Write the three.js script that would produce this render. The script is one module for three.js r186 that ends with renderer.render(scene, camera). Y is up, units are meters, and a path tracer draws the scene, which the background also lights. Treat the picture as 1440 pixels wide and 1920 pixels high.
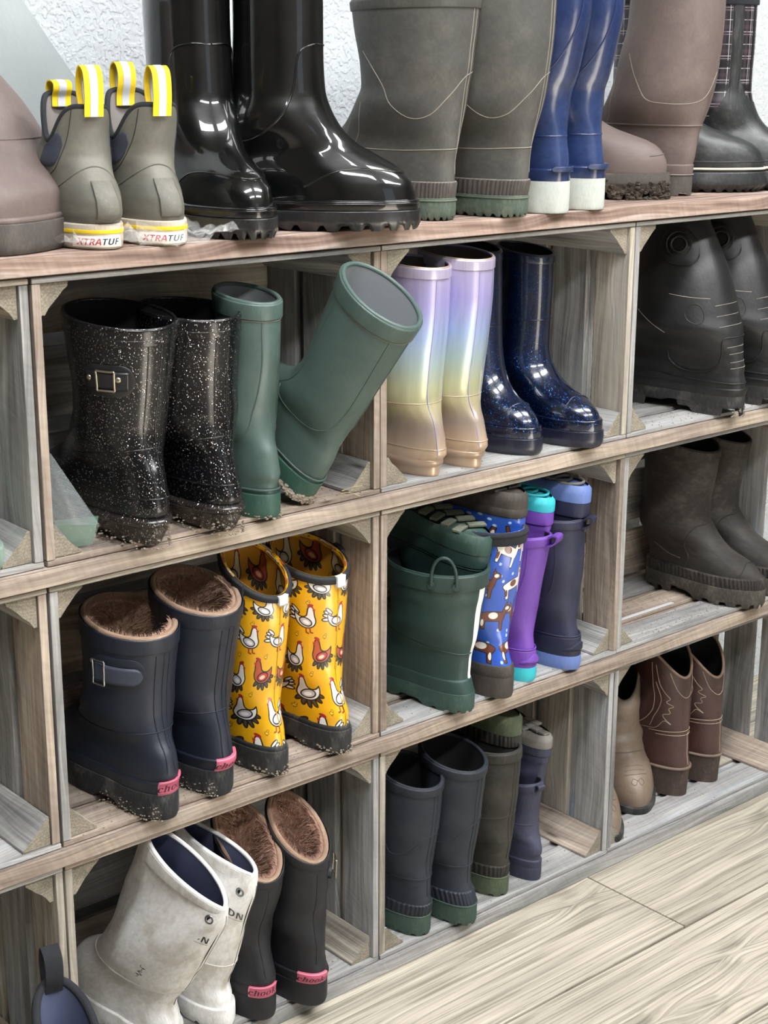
import * as THREE from 'three';
import { RoundedBoxGeometry } from 'three/addons/geometries/RoundedBoxGeometry.js';
import { mergeGeometries } from 'three/addons/utils/BufferGeometryUtils.js';
import { RectAreaLightUniformsLib } from 'three/addons/lights/RectAreaLightUniformsLib.js';

// ---------- camera, lights, exposure ----------
const scene = new THREE.Scene();
const camera = new THREE.PerspectiveCamera(35.787, 0.75, 0.05, 40);
camera.position.set(-1.2372, 1.1845, 1.4307);
camera.rotation.set(-0.2763, -0.7149, 0.0034, 'YXZ');
const renderer = new THREE.WebGLRenderer({ antialias: true });
renderer.toneMapping = THREE.LinearToneMapping;
renderer.toneMappingExposure = 1.06;
renderer.shadowMap.enabled = true;
RectAreaLightUniformsLib.init();
const LED = new THREE.Color(0.98, 0.99, 1.0);
// where the shop's light comes from: four ceiling panels over the aisle, and an open doorway out in front with sun on its threshold
scene.background = new THREE.Color(0.9, 1.0, 1.12);
const sun = new THREE.DirectionalLight(new THREE.Color(1, 0.96, 0.9), 40);
sun.position.set(0.35, 5.2, 7.4); sun.target.position.set(0.1, 0, 2.2);
sun.castShadow = true; sun.shadow.mapSize.set(2048, 2048); Object.assign(sun.shadow.camera, { left: -4, right: 4, top: 4, bottom: -4, near: 0.5, far: 14 });
scene.add(sun, sun.target);
const LAMPS = [
  { kind: 'panel', at: [-0.75, 2.62, 0.88], size: [1.2, 0.3], face: [0, -1, 0], color: LED, power: 21, name: 'left panel of the two nearest the shoe wall' },
  { kind: 'panel', at: [0.85, 2.62, 0.88], size: [1.2, 0.3], face: [0, -1, 0], color: LED, power: 21, name: 'right panel of the two nearest the shoe wall' },
  { kind: 'panel', at: [-0.75, 2.62, 2.0], size: [1.2, 0.3], face: [0, -1, 0], color: LED, power: 21, name: 'left panel of the two nearest the doorway' },
  { kind: 'panel', at: [0.85, 2.62, 2.0], size: [1.2, 0.3], face: [0, -1, 0], color: LED, power: 21, name: 'right panel of the two nearest the doorway' },
];
const GLOW = 1.0;      // what the eye sees of a fitting, as a share of the light it gives
for (const l of LAMPS) {
  const r = new THREE.RectAreaLight(l.color, l.power, l.size[0], l.size[1]);
  r.position.set(...l.at).addScaledVector(new THREE.Vector3(...l.face), 0.012);
  r.lookAt(new THREE.Vector3(...l.at).addScaledVector(new THREE.Vector3(...l.face), 1));
  scene.add(r);
}

// ---------- small helpers ----------
const P = 0.3258, BT = 0.0203, W = 0.46, CD = 0.232, FLOOR_T = 0.006, BACK = -0.33;
const used = new Map();
function numbered(name) {
  const n = used.get(name) ?? 0; used.set(name, n + 1);
  return n ? name + '_' + String(n).padStart(3, '0') : name;
}
function rng(seed) { let a = seed >>> 0; return () => { a = (a + 0x6D2B79F5) >>> 0; let t = Math.imul(a ^ (a >>> 15), 1 | a); t = (t + Math.imul(t ^ (t >>> 7), 61 | t)) ^ t; return ((t ^ (t >>> 14)) >>> 0) / 4294967296; }; }
const clamp = (x, a = 0, b = 1) => Math.min(b, Math.max(a, x));
const smooth = (a, b, x) => { const t = clamp((x - a) / (b - a)); return t * t * (3 - 2 * t); };
const mix = (a, b, t) => a + (b - a) * t;
const hash = (i, j, s) => { let h = Math.imul(i, 374761393) ^ Math.imul(j, 668265263) ^ Math.imul(s, 1274126177); h = Math.imul(h ^ (h >>> 13), 1274126177); return ((h ^ (h >>> 16)) >>> 0) / 4294967296; };
function vnoise(x, y, px, py, s) {            // tileable value noise
  const i = Math.floor(x), j = Math.floor(y), fx = x - i, fy = y - j, u = fx * fx * (3 - 2 * fx), v = fy * fy * (3 - 2 * fy);
  const w = (k, p) => ((k % p) + p) % p, i0 = w(i, px), i1 = w(i + 1, px), j0 = w(j, py), j1 = w(j + 1, py);
  return mix(mix(hash(i0, j0, s), hash(i1, j0, s), u), mix(hash(i0, j1, s), hash(i1, j1, s), u), v);
}
function fbm(u, v, px, py, oct, s) { let a = 0, w = 0.5, t = 0; for (let o = 0; o < oct; o++) { a += w * vnoise(u * px, v * py, px, py, s + o * 17); t += w; w *= 0.5; px *= 2; py *= 2; } return a / t; }
function field(w, h, fn) { const f = new Float32Array(w * h); for (let j = 0; j < h; j++) for (let i = 0; i < w; i++) f[j * w + i] = fn(i / w, j / h, i, j); return f; }
function texture(w, h, fn, srgb = true) {
  const d = new Uint8Array(w * h * 4), c = [0, 0, 0];
  for (let j = 0; j < h; j++) for (let i = 0; i < w; i++) { fn(i / w, j / h, c, j * w + i); const o = (j * w + i) * 4; d[o] = clamp(c[0], 0, 255); d[o + 1] = clamp(c[1], 0, 255); d[o + 2] = clamp(c[2], 0, 255); d[o + 3] = 255; }
  const t = new THREE.DataTexture(d, w, h); t.wrapS = t.wrapT = THREE.RepeatWrapping; t.magFilter = THREE.LinearFilter; t.minFilter = THREE.LinearMipmapLinearFilter; t.generateMipmaps = true;
  if (srgb) t.colorSpace = THREE.SRGBColorSpace;
  t.needsUpdate = true; return t;
}
function canvasTexture(w, h, draw) {
  const c = document.createElement('canvas'); c.width = w; c.height = h; draw(c.getContext('2d'), w, h);
  const t = new THREE.CanvasTexture(c); t.wrapS = t.wrapT = THREE.RepeatWrapping; t.colorSpace = THREE.SRGBColorSpace; return t;
}
const hex = (h) => [(h >> 16) & 255, (h >> 8) & 255, h & 255];
function mesh(name, geo, mat, parent) {
  const m = new THREE.Mesh(geo, mat); m.name = numbered(name); m.castShadow = m.receiveShadow = true; parent.add(m); return m;
}
function thing(name, label, category, at = [0, 0, 0], group) {
  const o = new THREE.Group(); o.name = numbered(name); o.position.set(...at); o.userData = { label, category }; if (group) o.userData.group = group; scene.add(o); return o;
}
const structure = (name) => { const o = new THREE.Group(); o.name = numbered(name); o.userData.kind = 'structure'; scene.add(o); return o; };

// ---------- shared noise fields ----------
const S = 512;
const fCoarse = field(S, S, (u, v) => fbm(u, v, 4, 4, 5, 3));
const fBlot = field(S, S, (u, v) => fbm(u, v, 9, 9, 4, 71));
const fFine = field(S, S, (u, v) => fbm(u, v, 64, 64, 3, 11));
const fScratch = (() => {
  const f = new Float32Array(S * S), r = rng(5);
  for (let n = 0; n < 170; n++) {
    let x = r() * S, y = r() * S, a = (r() - 0.5) * 2.4, k = (r() - 0.5) * 0.03; const len = 12 + r() * 90, g = 0.25 + r() * 0.75;
    for (let q = 0; q < len; q++) { x += Math.cos(a); y += Math.sin(a); a += k; const i = ((Math.round(x) % S) + S) % S, j = ((Math.round(y) % S) + S) % S; f[j * S + i] = Math.max(f[j * S + i], g * Math.sin(Math.PI * q / len)); }
  }
  return f;
})();
const bumpFine = texture(S, S, (u, v, c, k) => { c[0] = c[1] = c[2] = 255 * (0.55 * fFine[k] + 0.45 * fCoarse[k]); }, false);
const bumpWrinkle = texture(S, S, (u, v, c, k) => { c[0] = c[1] = c[2] = 255 * (0.7 * fBlot[k] + 0.3 * fFine[k]); }, false);
// worn rubber: base colour, with settled dust in blots and thin scratches of its own outline
function worn(base, dust, amount = 0.4, scratch = 0.4, contrast = 5) {
  const b = hex(base), d = hex(dust);
  return texture(S, S, (u, v, c, k) => {
    const t = clamp(amount * (clamp((fBlot[k] * 0.6 + fCoarse[k] * 0.4 - 0.42) * contrast) * 0.7 + (fFine[k] - 0.4) * 0.9) + scratch * fScratch[k]);
    const g = 0.93 + 0.14 * fCoarse[k];
    for (let q = 0; q < 3; q++) c[q] = mix(b[q] * g, d[q], t);
  });
}
function rubber(base, { dust = 0x8a8478, amount = 0.35, scratch = 0.3, rough = 0.55, coat = 0, coatRough = 0.2, bump = 0.0003, contrast = 5 } = {}) {
  return new THREE.MeshPhysicalMaterial({ map: worn(base, dust, amount, scratch, contrast), roughness: rough, clearcoat: coat, clearcoatRoughness: coatRough, bumpMap: bumpFine, bumpScale: bump });
}
const plain = (color, rough = 0.6, extra = {}) => new THREE.MeshPhysicalMaterial({ color, roughness: rough, bumpMap: bumpFine, bumpScale: 0.0002, ...extra });
const metal = (color = 0xc8c6c0, rough = 0.28) => new THREE.MeshStandardMaterial({ color, roughness: rough, metalness: 1 });

// ---------- a boot's surface ----------
// local axes: toe towards +z, up +y, origin under the back of the heel. k = [height, back, front] in millimetres
const table = (rows) => (x) => { if (x <= rows[0][0]) return rows[0][1]; for (let i = 1; i < rows.length; i++) if (x <= rows[i][0]) return mix(rows[i - 1][1], rows[i][1], (x - rows[i - 1][0]) / (rows[i][0] - rows[i - 1][0])); return rows[rows.length - 1][1]; };
const HW = table([[0, .185], [.05, .19], [.1, .188], [.15, .18], [.2, .168], [.26, .155], [.32, .148], [.4, .145], [.5, .15]]);
const KK = table([[0, 1], [.1, .95], [.2, .6], [.3, .2], [.4, 0]]);
const FT = table([[0, .82], [.15, .80], [.35, .74], [.55, .88], [.72, 1], [.88, .98], [1, .9]]);
const FTP = table([[0, .86], [.15, .84], [.35, .76], [.52, .92], [.66, 1], [.8, .86], [.92, .66], [1, .5]]);   // narrow toe of a western boot
const ZFD = table([[0, 1], [.05, 1], [.10, .985], [.15, .95], [.19, .895], [.22, .83], [.26, .74], [.32, .66], [.40, .595], [.50, .555]]);
const ZBD = table([[0, 0], [.05, -.005], [.15, 0], [.25, .015], [.35, .035], [.45, .05]]);
function pchip(xs, ys) {
  const n = xs.length, d = [], m = new Array(n);
  for (let i = 0; i < n - 1; i++) d.push((ys[i + 1] - ys[i]) / (xs[i + 1] - xs[i]));
  m[0] = d[0]; m[n - 1] = d[n - 2];
  for (let i = 1; i < n - 1; i++) m[i] = d[i - 1] * d[i] <= 0 ? 0 : 2 * d[i - 1] * d[i] / (d[i - 1] + d[i]);
  return (x) => {
    if (x <= xs[0]) return ys[0]; if (x >= xs[n - 1]) return ys[n - 1];
    let i = 0; while (x > xs[i + 1]) i++;
    const h = xs[i + 1] - xs[i], t = (x - xs[i]) / h, t2 = t * t, t3 = t2 * t;
    return (2 * t3 - 3 * t2 + 1) * ys[i] + (t3 - 2 * t2 + t) * h * m[i] + (-2 * t3 + 3 * t2) * ys[i + 1] + (t3 - t2) * h * m[i + 1];
  };
}
function defaultKeys(L, h, H, depth, lean = 0, topDepth = depth) {   // a plain welly where the photograph hides the foot
  const k = [];
  for (const g of [0, .05, .1, .15, .19, .22, .26, .32, .4]) { const m = smooth(.12, .48, g), zb = mix(ZBD(g) * L, lean, m); k.push([h + g * L, zb, mix(ZFD(g) * L, lean + depth, m)]); }
  for (const q of [.48 * L + h, (H + .5 * L) / 2, H]) { const t = (q - .48 * L - h) / (H - .48 * L - h); k.push([q, lean, lean + mix(depth, topDepth, t)]); }
  return k.map((r) => r.map((x) => Math.round(x)));
}
class Last {
  constructor(d) {
    this.L = d.L / 1000; this.h = d.h / 1000; this.rho = d.rho ?? .8; this.fw = d.fw ?? 1; this.slope = d.slope ?? 0; this.rimFn = d.rimFn; this.pointed = d.pointed ?? 0; this.dent = d.dent;
    const k = d.k.map((r) => r.map((x) => x / 1000)); this.H = k[k.length - 1][0];
    const y = k.map((r) => r[0]); this.zb = pchip(y, k.map((r) => r[1])); this.zf = pchip(y, k.map((r) => r[2]));
    this.lean = d.lean ?? 0; this.xs = (d.xshift ?? 0) / 1000; this.rhoTop = d.rhoTop; this.rimFrom = d.rimFrom ?? .5;
  }
  sec(y) {
    const zb = this.zb(y), zf = this.zf(y), g = Math.max(0, (y - this.h) / this.L);
    const m = smooth(.22, .44, g), rho = this.rhoTop ? mix(this.rho, this.rhoTop, smooth(.35, 1, y / this.H)) : this.rho;
    return { zb, zf, zc: (zb + zf) / 2, a: (zf - zb) / 2, w: mix(HW(g) * this.L * this.fw, rho * (zf - zb) / 2, m), k: KK(g) };
  }
  xz(y, th) {
    const s = this.sec(y), c = Math.cos(th), n = Math.sin(th), u = (1 - c) / 2, f = mix(FT(u), FTP(u), this.pointed);
    const x = s.w * (1 + s.k * (f - 1)) * Math.sign(n) * Math.pow(Math.abs(n), 1 - .12 * s.k) + this.lean * Math.max(0, y - .06) + this.xs * smooth(.03, .09, y);
    return [x, s.zc - s.a * c, s];
  }
  pt(y, th, off = 0, out = new THREE.Vector3()) {
    const [x, z, s] = this.xz(y, th);
    let o = off; if (this.dent) o += this.dent(y, th);
    const e = .01, A = this.xz(y, th - e), B = this.xz(y, th + e), dx = B[0] - A[0], dz = B[1] - A[1], l = Math.hypot(dx, dz) || 1;
    const ys = this.H * this.rimFrom, wgt = y > ys ? ((y - ys) / (this.H - ys)) ** 2 : 0;
    const rim = wgt ? wgt * (this.slope * (z - s.zc) + (this.rimFn ? this.rimFn(th) : 0)) : 0;
    return out.set(x + o * dz / l, y + rim, z - o * dx / l);
  }
  arc(y, th) { const A = this.pt(y, th - .02), B = this.pt(y, th + .02); return A.distanceTo(B) / .04; }   // metres per radian
}
function grid(nu, nv, fn, wrap = false) {        // fn(u, v, position, uv)
  const pos = [], uv = [], idx = [], p = new THREE.Vector3(), q = [0, 0];
  for (let j = 0; j <= nv; j++) for (let i = 0; i <= nu; i++) { fn(i / nu, j / nv, p, q); pos.push(p.x, p.y, p.z); uv.push(q[0], q[1]); }
  const n = nu + 1;
  for (let j = 0; j < nv; j++) for (let i = 0; i < nu; i++) { const a = j * n + i; idx.push(a, a + 1, a + n, a + 1, a + n + 1, a + n); }
  const g = new THREE.BufferGeometry();
  g.setAttribute('position', new THREE.Float32BufferAttribute(pos, 3)); g.setAttribute('uv', new THREE.Float32BufferAttribute(uv, 2)); g.setIndex(idx); g.computeVertexNormals();
  if (wrap) { const nm = g.attributes.normal; for (let j = 0; j <= nv; j++) { const a = j * n, b = a + nu; const x = nm.getX(a) + nm.getX(b), y = nm.getY(a) + nm.getY(b), z = nm.getZ(a) + nm.getZ(b), l = Math.hypot(x, y, z) || 1; nm.setXYZ(a, x / l, y / l, z / l); nm.setXYZ(b, x / l, y / l, z / l); } }
  return g;
}
const TAU = Math.PI * 2;
function shell(b, y0, y1, { off = 0, nu = 72, nv = 44, tiles, inside = false, vScale = .25, offFn } = {}) {
  const per = Math.max(1, tiles ?? Math.round(b.arc(b.H * .7, 1) * TAU / vScale));
  return grid(nu, nv, (u, v, p, q) => {
    const t = v, y = mix(y0, y1, t), th = u * TAU;
    b.pt(y, inside ? th : -th, off + (offFn ? offFn(y, th) : 0), p); q[0] = u * per; q[1] = y / vScale;
  }, true);
}
function fan(b, y, off, up = false) {                 // closes a section
  const pos = [], idx = [], uv = [], p = new THREE.Vector3(), n = 48;
  for (let i = 0; i < n; i++) { b.pt(y, i / n * TAU, off, p); pos.push(p.x, p.y, p.z); uv.push(p.x * 8, p.z * 8); }
  for (let i = 1; i < n / 2; i++) { const a = i, c = n - i, a0 = i - 1, c0 = (n - i + 1) % n; idx.push(a0, a, c, a0, c, c0); }
  idx.push(n / 2 - 1, n / 2, n / 2 + 1);
  const g = new THREE.BufferGeometry(); g.setAttribute('position', new THREE.Float32BufferAttribute(pos, 3)); g.setAttribute('uv', new THREE.Float32BufferAttribute(uv, 2)); g.setIndex(idx); g.computeVertexNormals(); return g;
}
// a band round the boot following [offset, height] rows; bottom rows can be lifted at the waist and notched by lugs
function band(b, rows, { nu = 96, arch = 0, lugs = 0, lugDepth = 0, ribs = 0, rib = 0, cap = false, ref } = {}) {
  const yRef = ref ?? null;
  const yb = rows[rows.length - 1][1];
  const g = grid(nu, rows.length - 1, (u, v, p, q) => {
    const i = Math.round(v * (rows.length - 1)), [off, y] = rows[i], th = u * TAU;
    const o = off + (ribs && i > 0 && i < rows.length - 1 ? rib * (Math.sin(u * ribs * TAU) > 0 ? 1 : 0) : 0);
    if (yRef !== null) { b.pt(yRef, th, o, p); p.y = y; } else b.pt(y, th, o, p);
    const low = rows.length > 1 ? smooth(.55, 1, i / (rows.length - 1)) : 0;
    if (low) {
      const s = (1 - Math.cos(th)) / 2;
      if (arch) p.y += low * arch * smooth(.26, .30, s) * (1 - smooth(.40, .50, s));
      if (lugs && i === rows.length - 1 && Math.sin(u * lugs * TAU) > .45) p.y += lugDepth;
    }
    q[0] = u * 4; q[1] = y / .25;
  }, true);
  if (!cap) return g;
  const f = grid(nu / 2, 4, (u, v, p, q) => {
    const th = u * Math.PI, A = new THREE.Vector3(), B = new THREE.Vector3(), [off] = rows[rows.length - 1], yy = yRef ?? yb;
    b.pt(yy, th, off, A); b.pt(yy, -th, off, B); p.lerpVectors(A, B, v); const s = (1 - Math.cos(th)) / 2;
    p.y = yb + lugDepth * .98 + arch * smooth(.26, .30, s) * (1 - smooth(.40, .50, s)); q[0] = p.x * 6; q[1] = p.z * 6;
  });
  return mergeGeometries([g, f]);
}
function tube(points, r, { closed = false, seg, radial = 6 } = {}) {
  const c = new THREE.CatmullRomCurve3(points, closed, 'centripetal');
  return new THREE.TubeGeometry(c, seg ?? Math.max(8, points.length * 3), r, radial, closed);
}
const onBoot = (b, rows, off = 0) => rows.map(([y, th]) => b.pt(y, th, off));
function line(b, rows, r = .0008, off = 0, n = 6) {          // a raised seam through [height, angle] rows
  const c = new THREE.CatmullRomCurve3(rows.map(([y, th]) => new THREE.Vector3(y * 12, th, 0)), false, 'centripetal'), N = Math.max(2, (rows.length - 1) * n), pts = [], w = new THREE.Vector3();
  for (let i = 0; i <= N; i++) { c.getPoint(i / N, w); pts.push(b.pt(w.x / 12, w.y, off)); }
  return tube(pts, r, { seg: pts.length * 2, radial: 5 });
}
function ringLine(b, y, r, off = 0, fn) { const pts = []; for (let i = 0; i < 48; i++) { const th = i / 48 * TAU; pts.push(b.pt(y + (fn ? fn(th) : 0), th, off)); } return tube(pts, r, { closed: true, seg: 120, radial: 7 }); }
// a raised patch on the boot: centre (y, th), length along the girth, height; ends 0 square .. 1 round; has a rim of its own thickness
function patch(b, yc, thc, len, hgt, thick, { r0 = 0, r1 = 0, nu = 18, nv = 6, base = .0002, skew = 0 } = {}) {
  const m = b.arc(yc, thc);
  return grid(nu + 2, nv + 2, (u, v, p, q) => {
    const iu = Math.round(u * (nu + 2)), iv = Math.round(v * (nv + 2)), edge = iu === 0 || iv === 0 || iu === nu + 2 || iv === nv + 2;
    const uu = clamp((iu - 1) / nu), vv = clamp((iv - 1) / nv), s = (uu - .5) * len;
    let hh = hgt / 2; const e0 = (s + len / 2) / (hgt / 2), e1 = (len / 2 - s) / (hgt / 2);
    if (r0 && e0 < 1) hh *= Math.sqrt(Math.max(0.0005, 1 - (1 - e0) ** 2)); if (r1 && e1 < 1) hh *= Math.sqrt(Math.max(0.0005, 1 - (1 - e1) ** 2));
    b.pt(yc + (vv - .5) * 2 * hh + skew * s, thc - s / m, edge ? base - .0012 : base + thick, p); q[0] = uu; q[1] = vv;
  });
}
// a strip of webbing swept along points, with its width along `side`
function ribbon(points, side, width, thick = .0012, seg = 40) {
  const c = new THREE.CatmullRomCurve3(points, false, 'centripetal'), s = side.clone().normalize();
  const prof = [[-.5, -.5], [.5, -.5], [.5, .5], [-.5, .5], [-.5, -.5]];
  const T = new THREE.Vector3(), N = new THREE.Vector3();
  const g = grid(4, seg, (u, v, p, q) => {
    const [a, d] = prof[Math.round(u * 4)]; c.getPoint(v, p); c.getTangent(v, T); N.crossVectors(T, s).normalize();
    p.addScaledVector(s, a * width).addScaledVector(N, d * thick); q[0] = a + .5; q[1] = v;
  }).toNonIndexed(); g.computeVertexNormals(); return g;
}
function dome(r, flat = .6) { const g = new THREE.SphereGeometry(r, 14, 8, 0, TAU, 0, Math.PI / 2); g.scale(1, flat, 1); return g; }
function placeOn(m, b, y, th, off = 0) {       // sits a +y-up part on the boot's skin
  const p = b.pt(y, th, off), q = b.pt(y, th, off + .01), d = q.clone().sub(p).normalize();
  m.position.copy(p); m.quaternion.setFromUnitVectors(new THREE.Vector3(0, 1, 0), d); return m;
}
const rad = THREE.MathUtils.degToRad;
function place(o, d) { o.position.set(...d.at.map((x) => x / 1000)); o.rotation.set(rad(d.tilt ?? 0), rad(d.yaw ?? 180), rad(d.roll ?? 0), 'YXZ'); return o; }

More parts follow.
